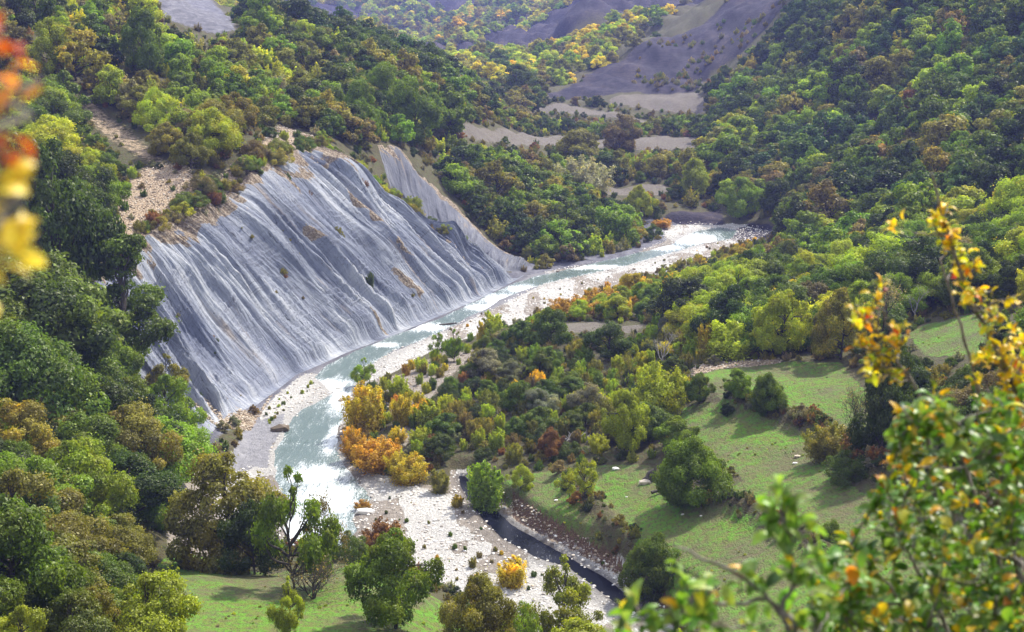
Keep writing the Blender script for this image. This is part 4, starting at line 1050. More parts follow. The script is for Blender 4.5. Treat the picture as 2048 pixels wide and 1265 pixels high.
# bushes and tufts hanging over the cliff crest and dotted on the bare purple slope
cw_ = np.array(crest_w)
for q in range(210):
    t_ = RNG.uniform(.6, len(cw_) - 1.001); i_ = int(t_); p_ = cw_[i_] + (cw_[i_ + 1] - cw_[i_]) * (t_ - i_); p_ = p_ + np.array([-.85, .5, 0]) * abs(RNG.normal(0, 1.3)) + RNG.normal(0, .4, 3)
    pal = ['olive', 'brown', 'green', 'fresh', 'lime', 'rust', 'grey'][RNG.choice(7, p=[.3, .15, .2, .1, .1, .05, .1])]
    plants.append([p_[0], p_[1], float(ground_h([p_[0]], [p_[1]])[0]), RNG.uniform(.5, 2.2) * (1.3 if i_ < 6 else .8), 1.1, ['coppice_a', 'coppice_c', 'low_bush'][RNG.integers(3)], pal, pick_tint(pal), 'along the crest of the grey cliff', 'g', 'crest'])
Bc = np.array(base_w)
for q in range(130):
    t_ = RNG.uniform(.8, len(cw_) - 1.3); i_ = int(t_); f_ = t_ - i_; w_ = RNG.uniform(.08, .92)
    p_ = (cw_[i_] * (1 - f_) + cw_[i_ + 1] * f_) * w_ + (Bc[i_] * (1 - f_) + Bc[i_ + 1] * f_) * (1 - w_)
    pal = ['olive', 'brown', 'deep', 'rust', 'grey'][RNG.integers(5)]
    plants.append([p_[0], p_[1], float(ground_h([p_[0]], [p_[1]])[0]) + .35, RNG.uniform(.25, .75), 1.3, 'farc_2', pal, pick_tint(pal), 'under', 'u', 'under'])
P_d = OUTW['dark_slope']; xx = RNG.uniform(P_d[:, 0].min(), P_d[:, 0].max(), 900); yy = RNG.uniform(P_d[:, 1].min(), P_d[:, 1].max(), 900)
ok = (poly_sd(P_d, xx, yy) < 0) & (fbm(xx / 25, yy / 40, 66, 3) > .53)
for a_, b_ in zip(xx[ok], yy[ok]):
    pal = ['olive', 'brown', 'green', 'grey'][RNG.integers(4)]
    plants.append([a_, b_, float(ground_h([a_], [b_])[0]), RNG.uniform(1, 3.2), 1.1, 'farc_2', pal, pick_tint(pal), 'under', 'u', 'under'])

# sparse plants on gravel and stony strips
def gravel_plants():
    out = []
    reg = [([(690,840),(740,780),(900,690),(960,700),(870,800),(830,880),(850,960),(760,950),(700,920)], 2.6, ['lime','yellow','olive','lime','green','orange'], (1.0,2.8), .55),
           ([(1050,640),(1230,570),(1500,490),(1530,500),(1330,590),(1130,650)], 2.2, ['yellow','olive','lime','brown','olive','orange'], (.8,2.2), .6),
           ([(700,990),(900,990),(1060,1120),(1240,1300),(1000,1260),(760,1100)], 2.4, ['olive','brown','yellow','green'], (.3,.9), .5),
           ([(520,840),(560,790),(640,760),(560,840),(520,860)], 1.5, ['green','lime','olive'], (.4,1.0), .5),
           ([(880,650),(1000,610),(1300,530),(1460,480),(1300,560),(1050,640),(900,690)], 3.0, ['olive','brown','yellow'], (.3,.9), .5)]
    for i, (poly, sp, pals, hr, pr) in enumerate(reg):
        P = plane_poly(poly, .3); x, y = scatter(sp, P[:, 0].min(), P[:, 0].max(), P[:, 1].min(), P[:, 1].max(), 500 + i)
        ok = (poly_sd(P, x, y) < 0) & (poly_sd(WATER, x, y) > 1.2) & (RNG.uniform(0, 1, len(x)) < pr); x, y = x[ok], y[ok]; z = ground_h(x, y)
        for k in range(len(x)):
            if z[k] < .05: continue
            pal = pals[RNG.integers(len(pals))]
            out.append([x[k], y[k], z[k], RNG.uniform(*hr), 1.0, ['coppice_a','coppice_b','coppice_c'][RNG.integers(3)], pal, pick_tint(pal), 'on the gravel by the river', 'g', 'gravel'])
    return out
plants += gravel_plants()

# ---- the largest in the picture become objects of their own, the rest one mass each
def px(p):
    u, v = project(p[0], p[1], p[2] + p[3] * .6)
    if not (-30 < u < 2080 and -30 < v < 1295): return 0
    return p[3] / math.hypot(p[0], p[1]) * F
SZ = ['low', 'medium-sized', 'tall']
def size_word(p, hr):
    t = (p[3] - hr[0]) / (hr[1] - hr[0] + 1e-6); return SZ[0] if t < .33 else SZ[1] if t < .7 else SZ[2]
zhr = {z_[0]: z_[5] for z_ in Z}
NOUN = {'t': 'tree', 'c': 'coppice bush', 'j': 'evergreen bush', 'g': 'riverside bush', 'u': 'low bush'}
trees = [p for p in plants if p[9] == 't' and p[10] != 'far']; bushes = [p for p in plants if p[9] in 'cjg']
trees.sort(key=px, reverse=True); bushes.sort(key=px, reverse=True)
n_tree = 290 - sum(1 for h in HERO if h[1] == 'broadleaf_tree'); n_bush = 290 - sum(1 for h in HERO if h[1] == 'shrub')
solo = trees[:n_tree] + bushes[:n_bush]
rest_t = trees[n_tree:] + [p for p in plants if p[10] == 'far']; rest_b = bushes[n_bush:]; rest_u = [p for p in plants if p[9] == 'u']
LM = [((240,745),'the tall tiered tree'),((20,400),'the orange leaf twig'),((560,360),'the cliff top'),((450,440),'the rubble band'),((200,270),'the grey scree strip'),((450,60),'the bare grey hill'),((680,130),'the reddish earth cut'),
      ((780,200),'the large spur tree'),((850,350),'the second grey face'),((1000,480),'the cliff foot'),((1280,480),'the river head'),((1000,265),'the lowest tan field'),((1300,205),'the highest tan field'),((1270,380),'the small green terrace'),
      ((1400,100),'the bare purple slope'),((1660,500),'the pale clearing'),((1880,670),'the high grass field'),((1600,790),'the upper grass field'),((1200,655),'the tan table of land'),((1320,735),'the pale leafless tree'),
      ((880,720),'the small riverside tree'),((820,820),'the sandy path'),((770,900),'the orange clump'),((1170,870),'the dead branches'),((1045,960),'the lone yellow-green bush'),((360,1090),'the pale dirt slope'),((500,1200),'the small meadow'),((1130,610),'the wide gravel bar'),
      ((640,790),'the river bend'),((1750,900),'the hedge-row corner'),((100,1250),'the bottom slope edge'),((100,1000),'the near slope middle'),((60,700),'the dark wood edge'),((1850,200),'the steep hillside middle'),((1950,60),'the hillside top'),((1650,350),'the hillside foot')]
names = {}
labcount = {}
for p in solo:
    typ, zone = p[9], p[10]
    hr = zhr.get(zone, (1, 3)); sc_ = .72 if typ == 'c' else .5 if typ == 'j' else 1
    sw = size_word([0, 0, 0, p[3] / sc_], hr)
    u, v = project(p[0], p[1], p[2] + p[3] * .5)
    near = sorted(LM, key=lambda L: math.hypot(L[0][0] - u, (L[0][1] - v) * 1.3))[:2]
    (lu, lv), lname = near[0]
    du, dv = u - lu, v - lv
    rel = ('right of' if du > 0 else 'left of') if abs(du) > abs(dv) * 1.1 else ('below' if dv > 0 else 'above')
    far_ = 'just ' if math.hypot(du, dv) < 90 else ''
    shape = {'oak_a':'rounded','oak_b':'full','oak_c':'broad','maple_a':'spreading','dome':'domed','coppice_a':'bushy','coppice_b':'narrow','coppice_c':'wide','juniper':'round','low_bush':'sprawling'}.get(p[5], 'loose')
    lab = f"{sw} {shape} {WORD[p[6]]} {NOUN[typ]} {far_}{rel} {lname}"
    lab = (lab, near[1][1])
    p.append(lab)
_c1 = {}
for p in solo: _c1[p[-1][0]] = _c1.get(p[-1][0], 0) + 1
for p in solo:
    lab = p[-1][0] if _c1[p[-1][0]] <= 3 else p[-1][0] + ' towards ' + p[-1][1]
    labcount.setdefault(lab, []).append(p)
for lab, ps in labcount.items():
    kd = {'t': 'broadleaf_tree', 'c': 'shrub', 'j': 'juniper_bush', 'g': 'shrub'}[ps[0][9]]
    if len(ps) > 1:
        # tell the look-alikes apart by their order across the picture
        ps.sort(key=lambda p: project(p[0], p[1], p[2])[0])
        if len(ps) == 2: tags_ = ['left one', 'right one']
        elif len(ps) == 3: tags_ = ['left one', 'middle one', 'right one']
        else: tags_ = ['leftmost one', 'second from left', 'third from left', 'fourth from left', 'fifth from left', 'sixth from left', 'seventh from left', 'eighth from left'][:len(ps) - 1] + [None] * max(0, len(ps) - 9) + ['rightmost one']
    else: tags_ = ['']
    for p, tg in zip(ps, tags_):
        g = {'t': 'trees ', 'c': 'coppice bushes ', 'j': 'evergreen bushes ', 'g': 'bushes '}[p[9]] + p[8]
        l2 = lab if tg in ('', None) else lab + ', ' + tg
        if len(l2.split()) > 16: l2 = l2.replace('just ', '')
        for _ in range(3):
            if len(l2.split()) > 16: l2 = ' '.join(l2.split()[:1] + l2.split()[2:])
        if tg is None or tg.endswith('most one'): g = lab
        put_plant(p[5], kd, (p[0], p[1], p[2] - .1), p[3], p[4], p[7], l2, g, parts=px(p) > 60)

def mass(name, items, label, cat):
    """one object whose instanced plants nobody could count"""
    keys = sorted({p[5] for p in items})
    me = bpy.data.meshes.new(name); n = len(items)
    me.vertices.add(n); me.vertices.foreach_set('co', np.array([[p[0], p[1], p[2] - .1] for p in items], 'f').ravel())
    a = me.attributes.new('tint', 'FLOAT_VECTOR', 'POINT'); a.data.foreach_set('vector', np.array([p[7] for p in items], 'f').ravel())
    a = me.attributes.new('pick', 'INT', 'POINT'); a.data.foreach_set('value', np.array([keys.index(p[5]) for p in items], 'i'))
    a = me.attributes.new('rot', 'FLOAT_VECTOR', 'POINT'); a.data.foreach_set('vector', np.array([(0, 0, RNG.uniform(0, 6.28)) for p in items], 'f').ravel())
    a = me.attributes.new('size', 'FLOAT_VECTOR', 'POINT'); a.data.foreach_set('vector', np.array([(p[3] * p[4], p[3] * p[4], p[3]) for p in items], 'f').ravel())
    o = bpy.data.objects.new(name, me); COL.objects.link(o)
    o['kind'] = 'stuff'; o['label'] = label; o['category'] = cat
    instancer(o, [MODELS[k]['whole'] for k in keys])
    return o
_hold = {}
def holder(mesh, like):
    """an object already standing in the valley that carries this mesh"""
    for ob in COL.objects:
        if ob.type == 'MESH' and ob.data == mesh: return ob
    return None
def instancer(o, meshes):
    ng = bpy.data.node_groups.new(o.name + '_scatter', 'GeometryNodeTree')
    ng.interface.new_socket('Geometry', in_out='INPUT', socket_type='NodeSocketGeometry'); ng.interface.new_socket('Geometry', in_out='OUTPUT', socket_type='NodeSocketGeometry')
    N = ng.nodes; L = ng.links
    gi = N.new('NodeGroupInput'); go = N.new('NodeGroupOutput')
    prev = None; join = None
    def na(name, typ):
        nd = N.new('GeometryNodeInputNamedAttribute'); nd.data_type = typ; nd.inputs[0].default_value = name; return nd.outputs['Attribute']
    m2p = N.new('GeometryNodeMeshToPoints'); L.new(gi.outputs[0], m2p.inputs[0])
    join = N.new('GeometryNodeJoinGeometry')
    for i, me in enumerate(meshes):
        src = holder(me, o)
        oi = N.new('GeometryNodeObjectInfo'); oi.transform_space = 'ORIGINAL'; oi.inputs[0].default_value = src; oi.inputs['As Instance'].default_value = True
        cmp_ = N.new('FunctionNodeCompare'); cmp_.data_type = 'INT'; cmp_.operation = 'EQUAL'
        L.new(na('pick', 'INT'), cmp_.inputs[2]); cmp_.inputs[3].default_value = i
        iop = N.new('GeometryNodeInstanceOnPoints')
        L.new(m2p.outputs[0], iop.inputs['Points']); L.new(cmp_.outputs[0], iop.inputs['Selection']); L.new(oi.outputs['Geometry'], iop.inputs['Instance'])
        L.new(na('rot', 'FLOAT_VECTOR'), iop.inputs['Rotation']); L.new(na('size', 'FLOAT_VECTOR'), iop.inputs['Scale'])
        L.new(iop.outputs[0], join.inputs[0])
    L.new(join.outputs[0], go.inputs[0])
    md = o.modifiers.new('scatter', 'NODES'); md.node_group = ng
# every model used by a mass must stand somewhere as a whole plant: take one from the list for each
SHP = {'far_0':'rounded','far_1':'oval','far_2':'flat-topped','far_3':'slim','far_4':'lumpy','farc_0':'bushy','farc_1':'thin','farc_2':'wide','oak_a':'full','oak_b':'egg-shaped','oak_c':'broad','maple_a':'spreading','dome':'domed','coppice_a':'upright','coppice_b':'narrow','coppice_c':'fanned','juniper':'dense','low_bush':'sprawling'}
def ensure(items, kindname, labels):
    have = {o.data.name for o in COL.objects if o.type == 'MESH'}
    for k in sorted({p[5] for p in items}):
        if MODELS[k]['whole'].name not in have:
            cand = max([p for p in items if p[5] == k], key=px); items.remove(cand)
            u, v = project(cand[0], cand[1], cand[2])
            near = sorted(LM, key=lambda q: math.hypot(q[0][0] - u, q[0][1] - v))[0][1]
            put_plant(k, kindname, (cand[0], cand[1], cand[2] - .1), cand[3], cand[4], cand[7], f"{SHP.get(k, 'plain')} {WORD[cand[6]]} {labels} near {near}", None, parts=False)
ensure(rest_t, 'broadleaf_tree', 'small distant tree'); ensure(rest_b, 'shrub', 'small distant bush'); ensure(rest_u, 'shrub', 'little low bush')
mass('distant_woodland', rest_t, 'mixed autumn woodland covering the farther slopes and hills', 'woodland')
mass('scrub', rest_b, 'scattered small coppice bushes among the farther trees', 'scrub')
mass('undergrowth', rest_u, 'low tangled undergrowth between trees and along the hedge banks', 'undergrowth')
print('solo', len(solo), 'rest', len(rest_t), len(rest_b), len(rest_u))
# ---------------------------------------------------------------- stones
def stone_mesh(name, seed, mat, flat=.55, sub=2):
    import bmesh
    bm = bmesh.new(); bmesh.ops.create_icosphere(bm, subdivisions=sub, radius=.5)
    r = np.random.default_rng(seed); k = r.uniform(-1, 1, (7, 3)); k /= np.linalg.norm(k, axis=1)[:, None]; dd = r.uniform(.28, .42, 7)
    for v in bm.verts:
        c = np.array(v.co)
        for n_, q in zip(k, dd):           # cut facets off a rounded cobble
            s = c @ n_
            if s > q: c = c - n_ * (s - q) * .85
        v.co = (c[0] * 1.25, c[1] * .95, c[2] * flat)
    me = bpy.data.meshes.new(name); bm.to_mesh(me); bm.free(); me.materials.append(mat); return me
def rnd_stone(name, ramp_):
    m, nt = newmat(name); b = NB(nt)
    r = b.n('ShaderNodeObjectInfo').outputs['Random']; P = b.n('ShaderNodeTexCoord').outputs['Object']
    n = b.noise(P, 2.5, 4)
    c = b.mix(.35, b.ramp(r, ramp_), b.mix(n, (.3, .28, .25), (.75, .72, .68)), 'OVERLAY')
    b.out(b.n('ShaderNodeBsdfPrincipled', {'Base Color': c, 'Roughness': .8, 'Normal': b.bump(n, .5, .1)})); return m
M_COB = rnd_stone('pale_cobble', [(0, (.22, .20, .18)), (.2, (.42, .39, .36)), (.5, (.70, .68, .65)), (.8, (.82, .80, .78)), (1, (.50, .42, .34))])
M_RUB = rnd_stone('rubble_stone', [(0, (.10, .075, .05)), (.35, (.24, .185, .13)), (.7, (.42, .35, .26)), (1, (.58, .54, .48))])
for i in range(3):
    for nm, mt in (('cobble', M_COB), ('rubble', M_RUB)):
        MODELS['%s_%d' % (nm, i)] = dict(whole=stone_mesh('%s_%d' % (nm, i), 70 + i, mt, .72, 1))
BOULDERS = [
 ('cobble_0', 731, 1027, 26, 1.5, 'large flat pale boulder in the shallow edge of the river, orange shrub behind'),
 ('rubble_0', 560, 862, 30, 1.3, 'brown flat rock at the tip of the stony bar below the cliff'),
 ('cobble_1', 677, 784, 10, 1.1, 'small dark wet rock standing in the white rapids at the bend'),
 ('rubble_1', 622, 806, 7, 1.0, 'small brown rock at the water edge of the stony bar'),
 ('rubble_2', 682, 808, 12, 1.0, 'brown rock at the inner bank, upper one above the dark rocks'),
 ('cobble_2', 695, 822, 15, 1.0, 'dark grey rock on the inner bank of the river bend'),
 ('rubble_1', 690, 858, 13, 1.1, 'rusty rock on the inner bank under the yellow bush'),
 ('cobble_0', 1045, 1013, 6, 1.0, 'small white stone on the terrace grass near the channel bank'),
 ('cobble_1', 1112, 1002, 8, 1.0, 'white stone on the grass left of the paired young trees'),
 ('cobble_2', 1232, 940, 14, 1.2, 'flat whitish stone at the back of the grass terrace'),
 ('cobble_0', 1253, 995, 5, 1.0, 'tiny white stone in the open terrace grass'),
 ('cobble_1', 1068, 1022, 6, 1.0, 'second small white stone nearer the eroded channel bank'),
 ('rubble_0', 1290, 968, 22, 1.2, 'dark weathered rock heap edge left of the dense rounded tree'),
 ('cobble_1', 1365, 1030, 7, 1.0, 'white stone on the grass below the dense rounded tree'),
 ('cobble_2', 1402, 1033, 6, 1.0, 'white stone right below the dense rounded tree'),
 ('cobble_2', 1418, 776, 7, 1.0, 'pale stone beside the round green tree at the field corner'),
 ('rubble_2', 1595, 915, 12, 1.2, 'brown rock in the bare patch under the hedge bank'),
 ('cobble_1', 1590, 928, 9, 1.2, 'pale flat rock at the edge of the bare patch under the hedge'),
 ('rubble_1', 1115, 545, 7, 1.0, 'small dark rock in the upstream riffle'),
 ('rubble_2', 1268, 540, 8, 1.0, 'dark rock on the upper gravel bar'),
 ('cobble_0', 570, 795, 9, 1.0, 'pale stone at the foot of the cliff on the stony bar'),
 ('cobble_2', 440, 858, 12, 1.0, 'white block in the debris at the left foot of the cliff'),
 ('cobble_1', 400, 840, 9, 1.1, 'small white block higher in the debris at the cliff foot'),
]
bp = cast([(b_[1], b_[2]) for b_ in BOULDERS], fn=ground_h)
for (k, uu, vv, w, asp, lab), p in zip(BOULDERS, bp):
    o = bpy.data.objects.new('boulder', MODELS[k]['whole']); COL.objects.link(o)
    s = w * math.hypot(p[0], p[1]) / F
    z = max(p[2], 0.0) + s * .12
    o.location = (p[0], p[1], z); o.scale = (s * asp, s, s); o.rotation_euler = (RNG.uniform(-.1, .1), RNG.uniform(-.1, .1), RNG.uniform(-.5, .5)); o['label'] = lab; o['category'] = 'rock'
def stones(name, polys, n, lo, hi, kind, label, cond):
    items = []
    for P, share in polys:
        m = int(n * share); x = RNG.uniform(P[:, 0].min(), P[:, 0].max(), m * 3); y = RNG.uniform(P[:, 1].min(), P[:, 1].max(), m * 3)
        ok = poly_sd(P, x, y) < .3; x, y = x[ok][:m], y[ok][:m]
        z = ground_h(x, y); ok = cond(x, y, z); x, y, z = x[ok], y[ok], z[ok]
        for k in range(len(x)):
            s = lo + (hi - lo) * RNG.uniform(0, 1) ** 3.2
            items.append([x[k], y[k], max(z[k], -.2) + .1 + s * .08, s, 1.0, '%s_%d' % (kind, RNG.integers(3)), '', (1, 1, 1), '', 's', ''])
    mass(name, items, label, 'stones')
_cl = plane_poly([(905,955),(985,1003),(1110,1092),(1300,1220),(1180,1165),(1070,1112),(950,1025)])
stones('river_stones', [(FLOOD, 1.0)], 52000, .10, .50, 'cobble', 'pale cobbles strewn over the gravel bars of the river bed',
       lambda x, y, z: ((z > -.12) | (RNG.uniform(0, 1, len(x)) < .07)) & (poly_sd(_cl, x, y) > -.3) & (poly_sd(MUD, x, y) > 0) & ((poly_sd(_cq, x, y) > 6) | (poly_sd(plane_poly([(520,835),(560,785),(610,748),(668,752),(672,790),(600,835),(560,862),(520,850)]), x, y) < 0)) & (RNG.uniform(0, 1, len(x)) < .45 + .9 * (fbm(x / 6, y / 6, 71, 3) - .3)))
stones('rubble_scatter', [(OUTW['rubble_top'], .45), (OUTW['stone_row'], .06), (OUTW['bank_top'], .2), (OUTW['debris_fan'], .16), (OUTW['saddle_rubble'], .05), (OUTW['sand_path'], .08)], 14000, .12, .5, 'rubble', 'loose tan stones on the rubble band, eroded bank and stony path', lambda x, y, z: z > .3)

# ---------------------------------------------------------------- dead wood
def wood(name, paths, mat, label, cat):
    root = bpy.data.objects.new(name, None); COL.objects.link(root); root['label'] = label; root['category'] = cat
    root.location = paths[0][0][0]
    for pts, r0, r1 in paths:
        v, f = tube(np.array(pts) - np.array(root.location), np.linspace(r0, r1, len(pts)), 7)
        me = bpy.data.meshes.new('branch'); me.from_pydata(v.tolist(), [], f.tolist()); me.materials.append(mat)
        for p_ in me.polygons: p_.use_smooth = True
        o = bpy.data.objects.new('branch', me); COL.objects.link(o); o.parent = root
    return root
c = cast([(895, 655)], fn=ground_h)[0]
wood('driftwood_log', [([(c[0]-1.6,c[1]-.2,c[2]+.45),(c[0],c[1],c[2]+.6),(c[0]+1.7,c[1]+.3,c[2]+.75)], .22, .15), ([(c[0]-.9,c[1],c[2]+.5),(c[0]-1.0,c[1]-.1,c[2]-.1)], .12, .1), ([(c[0]+.6,c[1],c[2]+.6),(c[0]+.7,c[1]-.1,c[2]-.1)], .12, .1)], M_BARK, 'dark driftwood log propped on stones at the river edge', 'log')
c = cast([(1165, 885)], fn=ground_h)[0]; r_ = np.random.default_rng(4)
ps = []
for k in range(22):
    a = np.array(c) + [r_.uniform(-2.4, 2.4), r_.uniform(-1.2, 1.2), r_.uniform(.0, .5)]; b_ = a + [r_.uniform(-2.2, 2.2), r_.uniform(-1, 1), r_.uniform(.1, 2.0)]
    ps.append((bend(a, b_, r_, .1, 5), .09, .02))
wood('dead_branch_pile', ps, M_PALEBARK, 'pile of pale dead branches at the back of the grass terrace', 'branches')
c = cast([(1325, 985)], fn=ground_h)[0]
wood('fallen_log', [([(c[0]-1.3,c[1]-.4,c[2]+.1),(c[0],c[1],c[2]+.35),(c[0]+1.5,c[1]+.3,c[2]+.9)], .2, .12)], M_BARK, 'fallen grey log leaning under the dense rounded terrace tree', 'log')
c = cast([(1300, 962)], fn=ground_h)[0]
wood('tree_stump', [([(c[0],c[1],c[2]-.2),(c[0]+.1,c[1],c[2]+.8),(c[0]+.6,c[1],c[2]+1.3)], .75, .3), ([(c[0]-.1,c[1],c[2]+.5),(c[0]-.9,c[1]-.2,c[2]+.2)], .3, .12), ([(c[0]+.2,c[1],c[2]+.9),(c[0]+1.5,c[1]-.1,c[2]+.7)], .25, .1)], M_BARK, 'dark old tree stump left of the dense rounded tree', 'stump')

# ---------------------------------------------------------------- branches close to the camera
def at(u, v, dist):
    """point seen at (u, v) at this distance along the view axis"""
    a = (u - 1024) / F; b = (632.5 - v) / F
    return np.array([a * dist, dist * (math.cos(PITCH) + b * math.sin(PITCH)), CAMH + dist * (-math.sin(PITCH) + b * math.cos(PITCH))])
def leaf_mesh(name, L, Wd, curl, lobed=False):
    n = 7; V = []; Fc = []
    for i in range(n):
        t = i / (n - 1); w = Wd * .5 * math.sin(math.pi * (t * .93 + .035)) ** .7
        if lobed: w *= 1 + .28 * math.sin(t * 19)
        z = -curl * L * (t - .4) ** 2
        V += [(t * L, -w, z + w * .35), (t * L, 0, z), (t * L, w, z + w * .35)]
    for i in range(n - 1):
        a = i * 3; Fc += [(a, a + 1, a + 4, a + 3), (a + 1, a + 2, a + 5, a + 4)]
    me = bpy.data.meshes.new(name); me.from_pydata(V, [], Fc); me.materials.append(M_NLEAF)
    for p_ in me.polygons: p_.use_smooth = True
    return me
def mat_near_leaf():
    m, nt = newmat('near_leaf'); b = NB(nt)
    t = b.attr('tint', 'INSTANCER').outputs['Color']; P = b.n('ShaderNodeTexCoord').outputs['Object']
    rnd = b.n('ShaderNodeObjectInfo').outputs['Random']
    c = b.mix(b.ramp(b.noise(P, 40, 3), [(.45, (0,) * 3), (.7, (.5,) * 3)]), t, b.mix(1, t, (1.25, .85, .6), 'MULTIPLY'))
    c = b.n('ShaderNodeHueSaturation', {'Value': b.math('ADD', .65, b.math('MULTIPLY', rnd, .7)), 'Color': c}).outputs[0]
    df = b.n('ShaderNodeBsdfPrincipled', {'Base Color': c, 'Roughness': .42, 'Specular IOR Level': .45}); tr = b.n('ShaderNodeBsdfTranslucent', {0: b.mix(1, c, (1.3, 1.3, .6), 'MULTIPLY')})
    b.out(b.n('ShaderNodeMixShader', {0: .4, 1: df, 2: tr})); return m
M_NLEAF = mat_near_leaf()
M_TWIG = mat_simple('twig_bark', (.10, .085, .075), (.30, .27, .25), 30)
LEAFM = [leaf_mesh('oval_leaf', .050, .024, .8), leaf_mesh('oval_leaf_b', .042, .022, 1.6), leaf_mesh('lobed_leaf', .055, .030, .6, True)]
def near_shrub(label, stems, twigs, n_solo, pal, seed, leaf_scale=1.0, per=14, cat='shrub', name='near_shrub'):
    """stems: polylines of (u, v, distance) down to the ground; twigs: (u, v, distance, reach) tips fed from the nearest stem"""
    rng = np.random.default_rng(seed)
    S = []; root = bpy.data.objects.new(name, None); COL.objects.link(root); root['label'] = label; root['category'] = cat
    for st in stems:
        pts = [at(*p) for p in st['p']]
        if st.get('ground', True):
            q = pts[-1]; g = np.array([q[0] + st.get('gx', 0), q[1] + .3, 0]); g[2] = zg(g[0], g[1]) - .05; pts.append(g)
        S.append((np.array(pts), st['r']))
    root.location = S[0][0][-1]; base = np.array(root.location)
    def add_tube(pts, r0, r1, nm='branch', k=6):
        pts = np.array(pts); t = np.linspace(0, 1, len(pts)); tt = np.linspace(0, 1, max(6, len(pts) * 3))
        fine = np.stack([np.interp(tt, t, pts[:, j]) for j in range(3)], -1); fine[1:-1] += rng.normal(0, .004, (len(fine) - 2, 3))
        v, f = tube(fine - base, np.linspace(r1, r0, len(fine)), k)
        me = bpy.data.meshes.new(nm); me.from_pydata(v.tolist(), [], f.tolist()); me.materials.append(M_TWIG)
        for p_ in me.polygons: p_.use_smooth = True
        o = bpy.data.objects.new(nm, me); COL.objects.link(o); o.parent = root
    for pts, r in S: add_tube(pts, r, r * .3)
    allp = np.concatenate([np.stack([np.interp(np.linspace(0, 1, 20), np.linspace(0, 1, len(p)), p[:, j]) for j in range(3)], -1) for p, _ in S])
    L = []
    for (u, v, dd, reach) in twigs:
        tip = at(u, v, dd); dist = np.linalg.norm(allp - tip, axis=1) + (allp[:, 2] > tip[2] - .02) * .25
        q = allp[dist.argmin()]
        if np.linalg.norm(tip - q) > .02: add_tube([tip, (tip + q) / 2 + rng.normal(0, .02, 3), q], .0035, .0012, 'twig', 4)
        allp = np.concatenate([allp, [(tip + q) / 2]])
        for _ in range(per):
            t = rng.uniform(0, 1) ** .7; c = q + (tip - q) * (1 - (1 - t) * min(1, reach / (np.linalg.norm(tip - q) + 1e-6))) + rng.normal(0, .010, 3)
            L.append(c)
    cols = []
    for c in L:
        r = rng.uniform(0, 1); acc = 0
        for wgt, col in pal:
            acc += wgt
            if r < acc: cols.append(tuple(float(x * rng.uniform(.8, 1.2)) for x in col)); break
        else: cols.append(pal[0][1])
    order = rng.permutation(len(L)); rest = []
    for n_, i in enumerate(order):
        inw = 0
        rot = Euler((rng.normal(0, .7), rng.normal(-.35, .6), rng.uniform(0, 6.28))); s = leaf_scale * rng.uniform(.7, 1.2)
        if n_ < n_solo:
            o = bpy.data.objects.new('leaf', LEAFM[rng.integers(3)]); COL.objects.link(o); o.parent = root
            o.location = L[i] - base; o.rotation_euler = rot; o.scale = (s, s, s); o['tint'] = cols[i]
        else: rest.append((L[i], rot, s, cols[i]))
    if rest:
        V = []; Fc = []; C_ = []; off = 0
        src = LEAFM[0]; sv = np.array([v.co for v in src.vertices]); sf = [tuple(p.vertices) for p in src.polygons]
        for c, rot, s, col in rest:
            Rm = np.array(rot.to_matrix()); V.append(sv @ Rm.T * s + (c - base)); Fc += [tuple(i + off for i in f) for f in sf]; off += len(sv); C_ += [col] * len(sv)
        me = bpy.data.meshes.new('foliage'); me.from_pydata(np.concatenate(V).tolist(), [], Fc); me.materials.append(M_NLEAF2)
        a = me.attributes.new('leafcol', 'FLOAT_VECTOR', 'POINT'); a.data.foreach_set('vector', np.array(C_, 'f').ravel())
        for p_ in me.polygons: p_.use_smooth = True
        o = bpy.data.objects.new('foliage', me); COL.objects.link(o); o.parent = root; o['kind'] = 'stuff'
def mat_near_leaf2():
    m = M_NLEAF.copy(); m.name = 'near_leaf_mass'
    for n in m.node_tree.nodes:
        if n.type == 'ATTRIBUTE': n.attribute_type = 'GEOMETRY'; n.attribute_name = 'leafcol'
    return m
M_NLEAF2 = mat_near_leaf2()
GREEN = (.17, .34, .05); LGREEN = (.26, .42, .08); YEL = (.72, .55, .03); ORG = (.70, .28, .03); RED = (.5, .06, .03); DGR = (.08, .18, .04)
r_ = np.random.default_rng(12)
def tips(poly, n, d0, d1, reach):
    P = np.array(poly, float); out = []
    while len(out) < n:
        u = r_.uniform(P[:, 0].min(), P[:, 0].max()); v = r_.uniform(P[:, 1].min(), P[:, 1].max())
        if poly_sd(P, np.array([u]), np.array([v]))[0] < 0: out.append((u, v, r_.uniform(d0, d1), reach))
    return out
near_shrub('dense green oak-like shrub with some yellow leaves close by on the right',
  [dict(p=[(1855,790,4.2),(1935,945,4.2),(1990,1090,4.2),(2040,1290,4.2)], r=.010), dict(p=[(1780,1050,4),(1850,1160,4),(1930,1330,4)], r=.009),
   dict(p=[(1700,1090,3.8),(1790,1190,3.8),(1860,1340,3.9)], r=.008), dict(p=[(2040,870,4.4),(2030,1040,4.4),(2060,1290,4.3)], r=.010), dict(p=[(1690,1240,3.6),(1760,1330,3.6)], r=.007)],
  tips([(1600,1290),(1625,1150),(1710,1070),(1745,980),(1760,850),(1850,790),(1960,800),(2110,760),(2110,1320)], 240, 3.4, 5.0, .12) + tips([(1790,790),(1890,770),(1960,900),(1800,900)], 12, 3.8, 4.4, .1),
  300, [(.42, GREEN), (.20, LGREEN), (.22, DGR), (.13, YEL), (.01, ORG)], 31, .85, 14)
